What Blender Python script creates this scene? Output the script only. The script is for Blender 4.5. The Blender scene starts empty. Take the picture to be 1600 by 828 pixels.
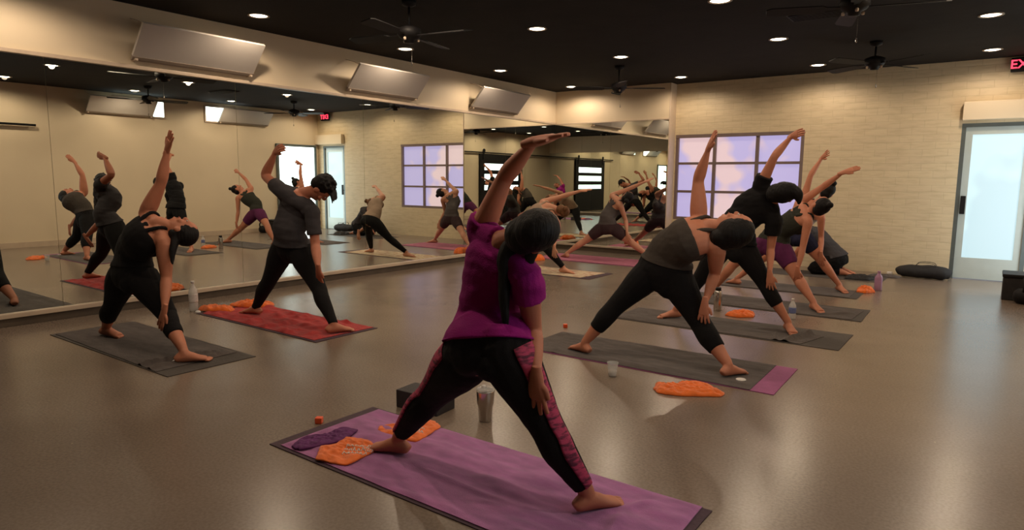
import bpy, bmesh, math, random
from math import pi, sin, cos, radians
from mathutils import Vector, Matrix, noise
random.seed(7)
V = Vector
C = bpy.context.scene.collection
SC = bpy.context.scene

# ------------------------------------------------------------------ camera, world, light, exposure
cam = bpy.data.objects.new('camera', bpy.data.cameras.new('camera')); C.objects.link(cam)
rt = V((0.80616123, 0.59163324, 0.00861253)); up_ = V((-0.08311836, 0.098822, 0.99162773)); fw = V((-0.58582882, 0.80012769, -0.12884205))
CAM = V((6.8947, -10.7834, 1.32))
m3 = Matrix((rt, up_, -fw)).transposed()
cam.matrix_world = Matrix.Translation(CAM) @ m3.to_4x4()
cam.data.sensor_width = 36; cam.data.lens = 1027.843/1600*36; cam.data.clip_start = 0.05
SC.camera = cam
w = bpy.data.worlds.new('world'); SC.world = w; w.use_nodes = True
w.node_tree.nodes['Background'].inputs[0].default_value = (0.75, 0.85, 1.0, 1); w.node_tree.nodes['Background'].inputs[1].default_value = 0.6
SC.view_settings.view_transform = 'Standard'; SC.view_settings.look = 'None'
SC.view_settings.gamma = 1; SC.view_settings.use_curve_mapping = False
SC.view_settings.exposure = 0.0
try:
    SC.cycles.use_denoising = True; SC.cycles.glossy_bounces = 7; SC.cycles.max_bounces = 10; SC.cycles.diffuse_bounces = 3
    SC.cycles.caustics_reflective = False; SC.cycles.caustics_refractive = False; SC.cycles.sample_clamp_indirect = 4
except Exception: pass
LAMP_W = 54.0           # each recessed downlight
LAMP_COL = (1.0, 0.78, 0.56)
GLASS_E = 1.15           # frosted window brightness
DOOR_E = 3.2            # daylight in the doors

# ------------------------------------------------------------------ materials
def N(nt, t, **kw):
    n = nt.nodes.new(t)
    for k, v in kw.items(): setattr(n, k, v)
    return n
def mat(name, col, rough=0.6, metal=0.0, spec=0.5, nscale=0, namt=0.15, bump=0, bscale=60, col2=None, stretch=None, sheen=0, emis=None, estr=0, sss=0, wscale=None, thresh=None):
    m = bpy.data.materials.new(name); m.use_nodes = True; nt = m.node_tree
    b = nt.nodes['Principled BSDF']
    c = (*col, 1)
    b.inputs['Base Color'].default_value = c; b.inputs['Roughness'].default_value = rough; b.inputs['Metallic'].default_value = metal
    b.inputs['Specular IOR Level'].default_value = spec
    if sheen: b.inputs['Sheen Weight'].default_value = sheen; b.inputs['Sheen Roughness'].default_value = 0.5
    if emis: b.inputs['Emission Color'].default_value = (*emis, 1); b.inputs['Emission Strength'].default_value = estr
    tc = N(nt, 'ShaderNodeTexCoord'); mp = N(nt, 'ShaderNodeMapping'); nt.links.new(tc.outputs['Object'], mp.inputs[0])
    if stretch: mp.inputs['Scale'].default_value = stretch
    if nscale:
        no = N(nt, 'ShaderNodeTexNoise'); no.inputs['Scale'].default_value = nscale; no.inputs['Detail'].default_value = 6
        nt.links.new(mp.outputs[0], no.inputs['Vector'])
        mx = N(nt, 'ShaderNodeMix', data_type='RGBA')
        c2 = col2 if col2 else tuple(max(0, x*(1-namt*2)) for x in col)
        mr = N(nt, 'ShaderNodeMapRange'); lo, hi = thresh if thresh else (0.3, 0.7)
        mr.inputs[1].default_value = lo; mr.inputs[2].default_value = hi
        nt.links.new(no.outputs['Fac'], mr.inputs[0]); nt.links.new(mr.outputs[0], mx.inputs[0])
        mx.inputs[6].default_value = c; mx.inputs[7].default_value = (*c2, 1)
        nt.links.new(mx.outputs[2], b.inputs['Base Color'])
    if bump:
        n2 = N(nt, 'ShaderNodeTexNoise'); n2.inputs['Scale'].default_value = bscale; n2.inputs['Detail'].default_value = 4
        nt.links.new(mp.outputs[0], n2.inputs['Vector'])
        bp = N(nt, 'ShaderNodeBump'); bp.inputs['Strength'].default_value = bump; bp.inputs['Distance'].default_value = 0.01
        nt.links.new(n2.outputs['Fac'], bp.inputs['Height']); nt.links.new(bp.outputs[0], b.inputs['Normal'])
    return m
M = {}
M['wall'] = mat('cream_paint', (0.76, 0.63, 0.45), 0.55, nscale=1.2, namt=0.03, bump=0.05, bscale=90)
M['ceil'] = mat('black_paint', (0.014, 0.011, 0.0105), 0.9, spec=0.2, nscale=3, namt=0.2, bump=0.2, bscale=30)
M['trim'] = mat('ledge_paint', (0.62, 0.49, 0.37), 0.4, nscale=8, namt=0.06)
M['base'] = mat('dark_base', (0.13, 0.095, 0.065), 0.5, nscale=5, namt=0.15)
M['white'] = mat('white_panel', (0.62, 0.57, 0.52), 0.35, nscale=3, namt=0.02)
M['panel_edge'] = mat('panel_edge', (0.30, 0.24, 0.19), 0.5, nscale=6, namt=0.05)
M['frame'] = mat('window_frame_metal', (0.23, 0.17, 0.16), 0.4, metal=0.3, nscale=8, namt=0.05)
M['dframe'] = mat('door_frame_metal', (0.16, 0.19, 0.19), 0.35, metal=0.6, nscale=8, namt=0.05)
M['black'] = mat('black_metal', (0.006, 0.005, 0.0055), 0.6, metal=0.0, spec=0.25, nscale=10, namt=0.1)
M['blackm'] = mat('black_matte', (0.014, 0.012, 0.013), 0.8, nscale=20, namt=0.2, bump=0.2)
M['steel'] = mat('brushed_steel', (0.55, 0.50, 0.46), 0.22, metal=1.0, nscale=30, namt=0.06, stretch=(1, 1, 0.05))
M['orange'] = mat('orange_cloth', (0.90, 0.17, 0.015), 0.9, nscale=25, namt=0.1, bump=0.4, bscale=250, sheen=0.3)
M['print'] = mat('orange_cloth_white_print', (0.92, 0.19, 0.02), 0.9, nscale=28, col2=(0.85, 0.78, 0.70), stretch=(1, 2.2, 1), thresh=(0.52, 0.55), bump=0.4, bscale=250)
M['cap'] = mat('orange_plastic', (0.85, 0.10, 0.02), 0.35, nscale=20, namt=0.05)
M['lilac'] = mat('lilac_towel', (0.45, 0.15, 0.38), 0.95, nscale=9, namt=0.16, bump=0.5, bscale=220, sheen=0.25, stretch=(1, 2.5, 1))
M['dplum'] = mat('plum_mat', (0.055, 0.025, 0.04), 0.8, nscale=20, namt=0.1, bump=0.3)
M['red'] = mat('red_towel', (0.50, 0.030, 0.028), 0.95, nscale=14, col2=(0.30, 0.012, 0.015), bump=0.5, bscale=220, stretch=(1, 2, 1), sheen=0.15)
M['greyt'] = mat('grey_towel', (0.098, 0.076, 0.068), 0.95, nscale=10, namt=0.2, bump=0.5, bscale=220, stretch=(1, 2.5, 1), sheen=0.1)
M['greym'] = mat('dark_grey_mat', (0.062, 0.050, 0.043), 0.8, nscale=16, namt=0.1, bump=0.25)
M['vmat'] = mat('violet_mat', (0.30, 0.075, 0.20), 0.75, nscale=16, namt=0.08, bump=0.2)
M['cream'] = mat('cream_towel', (0.62, 0.50, 0.34), 0.95, nscale=7, col2=(0.36, 0.13, 0.09), thresh=(0.52, 0.62), bump=0.4, bscale=220, stretch=(1.2, 5, 1))
M['pinkm'] = mat('pink_towel', (0.50, 0.16, 0.24), 0.9, nscale=12, namt=0.1, bump=0.4, bscale=220)
M['label'] = mat('white_print', (0.75, 0.70, 0.66), 0.7, nscale=60, namt=0.1)
M['violetc'] = mat('violet_cloth', (0.13, 0.018, 0.13), 0.85, nscale=30, namt=0.2, bump=0.4)
M['foam'] = mat('black_foam', (0.024, 0.018, 0.020), 0.7, nscale=60, namt=0.1, bump=0.3, bscale=300)
# skin & clothes
def skin(n, c): return mat(n, c, 0.52, nscale=14, namt=0.06, spec=0.35, bump=0.08, bscale=120)
M['skinA'] = skin('tan_skin', (0.47, 0.17, 0.098))
M['skinB'] = skin('warm_skin', (0.52, 0.20, 0.115))
M['skinC'] = skin('fair_skin', (0.58, 0.27, 0.165))
M['skinD'] = skin('brown_skin', (0.36, 0.13, 0.075))
def hairm(n, c): return mat(n, c, 0.6, spec=0.2, nscale=40, namt=0.3, bump=0.6, bscale=70, stretch=(1, 1, 0.12))
M['hairK'] = hairm('black_hair', (0.006, 0.004, 0.004)); M['hairB'] = hairm('brown_hair', (0.055, 0.022, 0.012)); M['hairY'] = hairm('light_brown_hair', (0.20, 0.09, 0.04))
def cloth(n, c, a=0.12): return mat(n, c, 0.9, nscale=8, namt=a, bump=0.25, bscale=160, spec=0.25)
M['magenta'] = cloth('magenta_jersey', (0.28, 0.006, 0.165)); M['blackc'] = cloth('black_stretch', (0.0045, 0.0035, 0.004))
M['greys'] = cloth('charcoal_jersey', (0.052, 0.046, 0.050)); M['greyk'] = cloth('grey_tank_knit', (0.058, 0.046, 0.038)); M['navyc'] = cloth('navy_cloth', (0.012, 0.012, 0.035))
M['purplec'] = cloth('purple_cloth', (0.11, 0.018, 0.075)); M['creamc'] = cloth('cream_cloth', (0.40, 0.28, 0.20)); M['whitec'] = cloth('white_cloth', (0.55, 0.50, 0.46))
M['greyg'] = cloth('heather_cloth', (0.10, 0.085, 0.082)); M['plumshort'] = cloth('dark_plum_cloth', (0.055, 0.030, 0.033)); M['olive'] = cloth('dark_olive_cloth', (0.030, 0.030, 0.022))
M['stripe'] = mat('pink_streaked_fabric', (0.42, 0.035, 0.10), 0.8, nscale=22, col2=(0.09, 0.008, 0.03), thresh=(0.45, 0.62), stretch=(1, 1, 4), bump=0.2)
M['eye'] = mat('eye_white', (0.6, 0.55, 0.5), 0.2, nscale=50, namt=0.02); M['iris'] = mat('iris_dark', (0.02, 0.01, 0.008), 0.2, nscale=50, namt=0.02)
M['lip'] = mat('lip_skin', (0.36, 0.09, 0.07), 0.4, nscale=50, namt=0.05)

def floor_mat():
    m = bpy.data.materials.new('polished_concrete'); m.use_nodes = True; nt = m.node_tree; b = nt.nodes['Principled BSDF']
    tc = N(nt, 'ShaderNodeTexCoord')
    n1 = N(nt, 'ShaderNodeTexNoise'); n1.inputs['Scale'].default_value = 1.3; n1.inputs['Detail'].default_value = 5
    n2 = N(nt, 'ShaderNodeTexNoise'); n2.inputs['Scale'].default_value = 75; n2.inputs['Detail'].default_value = 3
    vo = N(nt, 'ShaderNodeTexVoronoi'); vo.inputs['Scale'].default_value = 5
    for n in (n1, n2, vo): nt.links.new(tc.outputs['Object'], n.inputs['Vector'])
    r1 = N(nt, 'ShaderNodeValToRGB'); r1.color_ramp.elements[0].position = 0.32; r1.color_ramp.elements[1].position = 0.68
    r1.color_ramp.elements[0].color = (0.185, 0.137, 0.104, 1); r1.color_ramp.elements[1].color = (0.222, 0.168, 0.130, 1)
    r2 = N(nt, 'ShaderNodeValToRGB'); r2.color_ramp.elements[0].position = 0.36; r2.color_ramp.elements[1].position = 0.62
    r2.color_ramp.elements[0].color = (0.84, 0.84, 0.84, 1); r2.color_ramp.elements[1].color = (1.05, 1.05, 1.05, 1)
    nt.links.new(n1.outputs['Fac'], r1.inputs[0]); nt.links.new(n2.outputs['Fac'], r2.inputs[0])
    mx = N(nt, 'ShaderNodeMix', data_type='RGBA', blend_type='MULTIPLY'); mx.inputs[0].default_value = 1
    nt.links.new(r1.outputs[0], mx.inputs[6]); nt.links.new(r2.outputs[0], mx.inputs[7])
    # tiny pale paint specks
    lt = N(nt, 'ShaderNodeMath', operation='LESS_THAN'); lt.inputs[1].default_value = 0.022
    nt.links.new(vo.outputs['Distance'], lt.inputs[0])
    m2 = N(nt, 'ShaderNodeMix', data_type='RGBA'); m2.inputs[7].default_value = (0.34, 0.27, 0.17, 1)
    nt.links.new(lt.outputs[0], m2.inputs[0]); nt.links.new(mx.outputs[2], m2.inputs[6]); nt.links.new(m2.outputs[2], b.inputs['Base Color'])
    b.inputs['Roughness'].default_value = 0.26
    b.inputs['Specular IOR Level'].default_value = 0.5
    bp = N(nt, 'ShaderNodeBump'); bp.inputs['Strength'].default_value = 0.0

    return m
M['floor'] = floor_mat()
def brick_mat():
    m = bpy.data.materials.new('painted_brick'); m.use_nodes = True; nt = m.node_tree; b = nt.nodes['Principled BSDF']
    tc = N(nt, 'ShaderNodeTexCoord'); sp = N(nt, 'ShaderNodeSeparateXYZ'); cb = N(nt, 'ShaderNodeCombineXYZ')
    nt.links.new(tc.outputs['Object'], sp.inputs[0]); nt.links.new(sp.outputs[0], cb.inputs[0]); nt.links.new(sp.outputs[2], cb.inputs[1])
    no = N(nt, 'ShaderNodeTexNoise'); no.inputs['Scale'].default_value = 3.0; nt.links.new(cb.outputs[0], no.inputs['Vector'])
    ad = N(nt, 'ShaderNodeVectorMath', operation='MULTIPLY_ADD'); ad.inputs[1].default_value = (0.02, 0.02, 0); nt.links.new(no.outputs['Color'], ad.inputs[0]); nt.links.new(cb.outputs[0], ad.inputs[2])
    br = N(nt, 'ShaderNodeTexBrick'); br.inputs['Scale'].default_value = 1.0; br.inputs['Brick Width'].default_value = 0.30; br.inputs['Row Height'].default_value = 0.10
    br.inputs['Mortar Size'].default_value = 0.006; br.inputs['Mortar Smooth'].default_value = 0.5
    br.inputs['Color1'].default_value = (0.68, 0.56, 0.37, 1); br.inputs['Color2'].default_value = (0.65, 0.53, 0.355, 1); br.inputs['Mortar'].default_value = (0.60, 0.49, 0.32, 1)
    nt.links.new(ad.outputs[0], br.inputs['Vector'])
    n3 = N(nt, 'ShaderNodeTexNoise'); n3.inputs['Scale'].default_value = 9; n3.inputs['Detail'].default_value = 8
    mp = N(nt, 'ShaderNodeMapping'); mp.inputs['Scale'].default_value = (0.5, 2.2, 1); nt.links.new(cb.outputs[0], mp.inputs[0]); nt.links.new(mp.outputs[0], n3.inputs['Vector'])
    r = N(nt, 'ShaderNodeValToRGB'); r.color_ramp.elements[0].position = 0.33; r.color_ramp.elements[0].color = (0.89, 0.88, 0.85, 1); r.color_ramp.elements[1].position = 0.55; r.color_ramp.elements[1].color = (1, 1, 1, 1)
    nt.links.new(n3.outputs['Fac'], r.inputs[0])
    mx = N(nt, 'ShaderNodeMix', data_type='RGBA', blend_type='MULTIPLY'); mx.inputs[0].default_value = 1
    nt.links.new(br.outputs['Color'], mx.inputs[6]); nt.links.new(r.outputs[0], mx.inputs[7]); nt.links.new(mx.outputs[2], b.inputs['Base Color'])
    sb = N(nt, 'ShaderNodeMath', operation='MULTIPLY_ADD'); sb.inputs[1].default_value = -1.0
    nt.links.new(br.outputs['Fac'], sb.inputs[0]); nt.links.new(n3.outputs['Fac'], sb.inputs[2])
    bp = N(nt, 'ShaderNodeBump'); bp.inputs['Strength'].default_value = 0.30; bp.inputs['Distance'].default_value = 0.010
    nt.links.new(sb.outputs[0], bp.inputs['Height']); nt.links.new(bp.outputs[0], b.inputs['Normal']); b.inputs['Roughness'].default_value = 0.5
    return m
M['brick'] = brick_mat()
def mirror_mat():
    m = bpy.data.materials.new('mirror_glass'); m.use_nodes = True; nt = m.node_tree; b = nt.nodes['Principled BSDF']
    b.inputs['Base Color'].default_value = (0.92, 0.95, 0.89, 1); b.inputs['Metallic'].default_value = 1; b.inputs['Roughness'].default_value = 0.0
    return m
M['mirror'] = mirror_mat()
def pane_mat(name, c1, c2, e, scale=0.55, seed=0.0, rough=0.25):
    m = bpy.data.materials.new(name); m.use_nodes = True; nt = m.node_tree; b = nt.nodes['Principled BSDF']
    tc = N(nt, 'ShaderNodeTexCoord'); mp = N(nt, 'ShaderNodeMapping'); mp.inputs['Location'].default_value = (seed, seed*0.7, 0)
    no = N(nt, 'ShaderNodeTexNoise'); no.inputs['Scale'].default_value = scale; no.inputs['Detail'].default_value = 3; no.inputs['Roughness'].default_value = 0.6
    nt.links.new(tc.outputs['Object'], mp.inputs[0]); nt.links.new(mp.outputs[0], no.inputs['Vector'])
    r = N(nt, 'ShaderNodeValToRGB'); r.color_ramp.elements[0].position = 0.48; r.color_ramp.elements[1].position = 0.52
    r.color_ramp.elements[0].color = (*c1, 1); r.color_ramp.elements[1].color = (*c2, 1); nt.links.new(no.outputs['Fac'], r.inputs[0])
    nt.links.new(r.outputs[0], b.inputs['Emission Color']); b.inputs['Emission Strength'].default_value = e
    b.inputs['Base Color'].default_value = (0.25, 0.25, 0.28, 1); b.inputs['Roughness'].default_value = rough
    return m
M['pane'] = pane_mat('frosted_glass_painted_glow', (0.36, 0.31, 0.55), (0.60, 0.42, 0.43), GLASS_E, seed=3.1)  # lavender and peach light on the frosting, painted into the emission as noise patches
M['daypane'] = pane_mat('daylit_glass', (0.85, 1.0, 1.0), (0.95, 1.0, 1.0), DOOR_E)
M['tealpane'] = pane_mat('tinted_daylit_glass', (0.42, 0.62, 0.66), (0.50, 0.72, 0.74), 1.1)
M['lamp'] = mat('lamp_lens', (1, 0.9, 0.8), emis=(1.0, 0.86, 0.66), estr=14)
M['exit'] = mat('exit_red_light', (0.6, 0.02, 0.03), emis=(1.0, 0.05, 0.10), estr=2.2)
M['lampring'] = mat('lamp_trim', (0.30, 0.24, 0.18), 0.5, nscale=20, namt=0.05)
def clear_mat(name, col, a=0.35, rough=0.08):
    m = bpy.data.materials.new(name); m.use_nodes = True; nt = m.node_tree; b = nt.nodes['Principled BSDF']
    b.inputs['Base Color'].default_value = (*col, 1); b.inputs['Roughness'].default_value = rough
    t = N(nt, 'ShaderNodeBsdfTransparent'); mx = N(nt, 'ShaderNodeMixShader'); no = N(nt, 'ShaderNodeTexNoise'); no.inputs['Scale'].default_value = 30
    mr = N(nt, 'ShaderNodeMapRange'); mr.inputs[3].default_value = a*0.8; mr.inputs[4].default_value = a*1.2
    nt.links.new(no.outputs['Fac'], mr.inputs[0]); nt.links.new(mr.outputs[0], mx.inputs[0])
    nt.links.new(t.outputs[0], mx.inputs[1]); nt.links.new(b.outputs[0], mx.inputs[2]); nt.links.new(mx.outputs[0], nt.nodes['Material Output'].inputs[0])
    return m
M['clear'] = clear_mat('clear_plastic', (0.75, 0.75, 0.72), 0.28)
M['bottlep'] = clear_mat('bottle_plastic', (0.80, 0.78, 0.74), 0.55)
M['lilacp'] = clear_mat('lilac_plastic', (0.45, 0.25, 0.42), 0.75, 0.2)
M['ice'] = clear_mat('water', (0.85, 0.8, 0.75), 0.6)

# ------------------------------------------------------------------ mesh helpers
def obj(name, bm, m, parent=None, smooth=False):
    me = bpy.data.meshes.new(name); bmesh.ops.recalc_face_normals(bm, faces=bm.faces); bm.to_mesh(me); bm.free()
    for mm in (m if isinstance(m, (list, tuple)) else [m]): me.materials.append(mm)
    if smooth:
        for p in me.polygons: p.use_smooth = True
    o = bpy.data.objects.new(name, me); C.objects.link(o)
    if parent: o.parent = parent; o.matrix_parent_inverse = parent.matrix_world.inverted()
    return o
def emp(name, loc=(0, 0, 0), label=None, cat=None, group=None):
    o = bpy.data.objects.new(name, None); C.objects.link(o); o.location = loc; o.matrix_world = Matrix.Translation(V(loc)); tag(o, label, cat, group); return o
def tag(o, label=None, cat=None, group=None, kind=None):
    if label: o['label'] = label
    if cat: o['category'] = cat
    if group: o['group'] = group
    if kind: o['kind'] = kind
    return o
def box(bm, x0, x1, y0, y1, z0, z1, bev=0):
    v = [bm.verts.new((x, y, z)) for z in (z0, z1) for y in (y0, y1) for x in (x0, x1)]
    f = [(0, 2, 3, 1), (4, 5, 7, 6), (0, 1, 5, 4), (2, 6, 7, 3), (0, 4, 6, 2), (1, 3, 7, 5)]
    fs = [bm.faces.new([v[i] for i in q]) for q in f]
    if bev:
        es = list({e for q in fs for e in q.edges})
        bmesh.ops.bevel(bm, geom=es, offset=bev, segments=2, profile=0.6, affect='EDGES')
    return bm
def nb(): return bmesh.new()
def lathe(bm, prof, c=(0, 0, 0), n=28, axis='Z'):
    rings = []
    for r, z in prof:
        ring = []
        for k in range(n):
            a = 2*pi*k/n; p = V((r*cos(a), r*sin(a), z))
            if axis == 'Y': p = V((p.x, p.z, p.y))
            if axis == 'X': p = V((p.z, p.x, p.y))
            ring.append(bm.verts.new(V(c)+p))
        rings.append(ring)
    for a, b in zip(rings, rings[1:]):
        for k in range(n):
            bm.faces.new((a[k], a[(k+1) % n], b[(k+1) % n], b[k]))
    if prof[0][0] > 1e-5: bm.faces.new(rings[0][::-1])
    if prof[-1][0] > 1e-5: bm.faces.new(rings[-1])
    bmesh.ops.remove_doubles(bm, verts=[v for r in rings for v in r], dist=1e-6)
    return bm
def struct(name, bm, m, parent=None):
    o = obj(name, bm, m, parent)
    if not parent: o['kind'] = 'structure'
    return o
def catmull(P, t):
    n = len(P)-1; i = min(int(t), n-1); u = t-i
    p1, p2 = P[i], P[i+1]; p0 = P[i-1] if i > 0 else p1*2-p2 if not isinstance(p1, tuple) else p1
    p3 = P[i+2] if i+2 <= n else p2*2-p1
    return 0.5*((2*p1)+(p2-p0)*u+(2*p0-5*p1+4*p2-p3)*u*u+(3*p1-p0-3*p2+p3)*u*u*u)
def tube(bm, secs, n=16, sub=3, t0=0.0, t1=1.0, grow=0.0, flare=0.0, side=None, cap=True, ang=None, thick=None):
    """secs: list of (centre, radius along side, radius along front). Catmull-Rom between them. t0, t1 trim it."""
    P = [V(s[0]) for s in secs]; A = [V((s[1], s[2], 0)) for s in secs]
    K = len(P)-1; steps = max(2, int(K*sub*(t1-t0)+0.5)); rings = []
    side = V(side) if side is not None else V((1, 0, 0))
    S = [V(s[3]) if len(s) > 3 else side for s in secs]
    def frame(t):
        c = catmull(P, t); d = catmull(P, min(K, t+0.02))-catmull(P, max(0, t-0.02)); d.normalize()
        s = catmull(S, t); s = s-d*s.dot(d)
        if s.length < 1e-3: s = V((0, 1, 0))-d*d.y
        s.normalize(); f = d.cross(s); a = catmull(A, t)
        return c, s, f, max(a.x, 0.002), max(a.y, 0.002)
    for i in range(steps+1):
        u = i/steps; t = (t0+(t1-t0)*u)*K
        c, s, f, a, b = frame(t); g = grow+flare*u*u
        a += g; b += g
        if ang is None: rings.append([bm.verts.new(c+s*(a*cos(2*pi*k/n))+f*(b*sin(2*pi*k/n))) for k in range(n)])
        else:
            row = []
            for gg in (0, thick):
                for k in range(n):
                    q = ang[0]+(ang[1]-ang[0])*k/(n-1); row.append(bm.verts.new(c+s*((a+gg)*cos(q))+f*((b+gg)*sin(q))))
            row = row[:n]+row[n:][::-1]; rings.append(row)
    L = len(rings[0])
    for a, b in zip(rings, rings[1:]):
        for k in range(L): bm.faces.new((a[k], a[(k+1) % L], b[(k+1) % L], b[k]))
    bm.faces.new(rings[0][::-1]); bm.faces.new(rings[-1])
def ball(bm, c, r, side=(1, 0, 0), up=(0, 0, 1), n=14):
    """ellipsoid, r = (along side, along front, along up)"""
    up = V(up).normalized(); s = V(side); s = (s-up*s.dot(up)).normalized(); f = up.cross(s)
    mtx = Matrix.Translation(V(c)) @ Matrix((s*r[0], f*r[1], up*r[2])).transposed().to_4x4()
    bmesh.ops.create_uvsphere(bm, u_segments=n, v_segments=max(8, n//2+2), radius=1, matrix=mtx)
def remeshed(bm, m, voxel, it):
    bmesh.ops.recalc_face_normals(bm, faces=bm.faces)
    me = bpy.data.meshes.new('src'); bm.to_mesh(me); bm.free()
    o = bpy.data.objects.new('src', me); C.objects.link(o)
    r = o.modifiers.new('r', 'REMESH'); r.mode = 'VOXEL'; r.voxel_size = voxel; r.use_smooth_shade = True
    s = o.modifiers.new('s', 'SMOOTH'); s.factor = 0.5; s.iterations = it
    dg = bpy.context.evaluated_depsgraph_get(); nm = bpy.data.meshes.new_from_object(o.evaluated_get(dg))
    bpy.data.objects.remove(o); bpy.data.meshes.remove(me)
    return nm
def organic(name, bm, m, parent, voxel=0.008, it=4, folds=0.0, fscale=(7, 7, 20), seed=0.0, fine=None, fn=None, cut=None):
    """union of the shapes in bm as one continuous smooth skin; fine is a second bmesh skinned at a smaller voxel and merged in"""
    nm = remeshed(bm, m, voxel, it); nm.name = name
    if cut is not None:
        b2 = nb(); b2.from_mesh(nm); r_ = bmesh.ops.bisect_plane(b2, geom=b2.verts[:]+b2.edges[:]+b2.faces[:], plane_co=cut[0], plane_no=cut[1], clear_inner=True)
        bmesh.ops.holes_fill(b2, edges=[e for e in b2.edges if e.is_boundary], sides=0)
        b2.to_mesh(nm); b2.free()
    if fine is not None:
        n2 = remeshed(fine, m, 0.0032, 3); b2 = nb(); b2.from_mesh(nm); b2.from_mesh(n2); b2.to_mesh(nm); b2.free(); bpy.data.meshes.remove(n2)
    if folds:
        n = len(nm.vertices); co = [0.0]*(3*n); nr = [0.0]*(3*n); nm.vertices.foreach_get('co', co); nm.vertices.foreach_get('normal', nr)
        for i in range(n):
            x, y, z = co[3*i:3*i+3]
            q = V((x*fscale[0]+seed, y*fscale[1], z*fscale[2]))
            f = folds*(fn(V((x, y, z))) if fn else noise.noise(q)+0.5*noise.noise(q*2.1))
            co[3*i] = x+nr[3*i]*f; co[3*i+1] = y+nr[3*i+1]*f; co[3*i+2] = z+nr[3*i+2]*f
        nm.vertices.foreach_set('co', co); nm.update()
    for mm in (m if isinstance(m, (list, tuple)) else [m]): nm.materials.append(mm)
    for p in nm.polygons: p.use_smooth = True
    o = bpy.data.objects.new(name, nm); C.objects.link(o)
    if parent: o.parent = parent; o.matrix_parent_inverse = parent.matrix_world.inverted()
    return o

# ------------------------------------------------------------------ room
W, YB, YR, H = 7.476, 0.24, -11.30, 2.966
MT, MB, XE = 2.357, 0.117, 2.300
struct('floor', box(nb(), -0.2, W+0.2, YR-0.2, YB+0.2, -0.12, 0), M['floor'])
struct('ceiling', box(nb(), -0.2, W+0.2, YR-0.2, YB+0.2, H, H+0.12), M['ceil'])
struct('wall_left', box(nb(), -0.20, -0.02, YR-0.2, YB+0.2, 0, H), M['wall'])
struct('wall_right', box(nb(), W, W+0.2, YR-0.2, YB+0.2, 0, H), M['wall'])
struct('wall_rear', box(nb(), -0.02, W, YR-0.2, YR, 0, H), M['wall'])
struct('wall_mirror_furring', box(nb(), -0.02, XE, 0.02, YB, 0, H), M['wall'])['kind'] = 'structure'
# brick wall with openings for the window (and the glass door at its right end)
WX0, WX1, WZ0, WZ1 = 2.326, 4.416, 0.654, 2.107
DX0, DX1, DZ1 = 6.43, 7.26, 2.13
bm = nb(); y0, y1 = YB, YB+0.2
for a in ((XE, WX0, 0, H), (WX0, WX1, 0, WZ0), (WX0, WX1, WZ1, H), (WX1, DX0, 0, H), (DX0, DX1, DZ1, H), (DX1, W, 0, H)): box(bm, a[0], a[1], y0, y1, a[2], a[3])
struct('wall_back', bm, M['brick'])
# upper white wall and trims over the mirrors
struct('trim_1', box(nb(), -0.02, 0.028, YR, 0.0, MT, MT+0.035, 0.004), M['trim'])
struct('trim_2', box(nb(), 0.028, XE, -0.008, 0.02, MT, MT+0.02, 0.003), M['trim'])
struct('wall_upper_left', box(nb(), -0.02, 0.0, YR, 0.02, MT+0.035, H), M['wall'])['kind'] = 'structure'
struct('wall_upper_back', box(nb(), 0.0, XE, 0.0, 0.02, MT+0.02, H), M['wall'])['kind'] = 'structure'
struct('wall_upper_rear', box(nb(), 0.0, W, YR, YR+0.02, MT, H), M['wall'])['kind'] = 'structure'
struct('trim_3', box(nb(), XE-0.012, XE+0.006, -0.008, YB, 0.0, H, 0.003), M['trim'])
# bottom ledges and dark recessed bases
struct('trim_4', box(nb(), -0.02, 0.04, YR, 0.0, 0.078, MB, 0.004), M['trim'])
struct('trim_5', box(nb(), 0.04, XE-0.012, -0.04, 0.02, 0.085, MB, 0.004), M['trim'])
struct('trim_6', box(nb(), 0.0, W, YR, YR+0.04, 0.078, MB, 0.004), M['trim'])
struct('baseboard_left', box(nb(), -0.02, 0.0, YR, 0.0, 0, 0.078), M['base'])
struct('baseboard_back', box(nb(), 0.0, XE-0.012, 0.0, 0.02, 0, 0.085), M['base'])
struct('baseboard_rear', box(nb(), 0.0, W, YR, YR+0.02, 0, 0.078), M['base'])
bm = nb(); box(bm, W-0.015, W, YR+0.04, -7.0-2.4, 0, 0.10); box(bm, W-0.015, W, -6.9, -1.1, 0, 0.10)
struct('baseboard_right', bm, M['trim'])
# mirrors: panels butted together, each with its own thin dark joint
def mirrors(name, axis, spans, plane, sgn, lab):
    r = emp(name, (0, 0, 0), lab, 'mirror')
    for a, b in spans:
        g = 0.0015
        bm = nb()
        if axis == 'Y': box(bm, plane-0.02, plane, a+g, b-g, MB, MT)
        else: box(bm, a+g, b-g, min(plane, plane+0.02*sgn), max(plane, plane+0.02*sgn), MB, MT)
        obj('mirror_panel', bm, M['mirror'], r)
    return r
ys = [0.0, -1.0, -2.7, -4.75, -6.58, -8.4, -10.2, YR]
mirrors('wall_mirror', 'Y', [(b, a) for a, b in zip(ys, ys[1:])], 0.0, -1, 'long wall mirror of tall panels along the left wall behind the grey-shirted man')
mirrors('wall_mirror', 'X', [(0.0, 1.185), (1.185, XE-0.012)], 0.0, 1, 'wall mirror at the corner between the left wall and the lattice window')
mirrors('wall_mirror', 'X', [(0.0, 1.9), (1.9, 3.8), (3.8, 5.6), (5.6, W)], YR+0.02, -1, 'wall mirror on the rear wall behind the camera, seen only in reflections')

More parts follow.
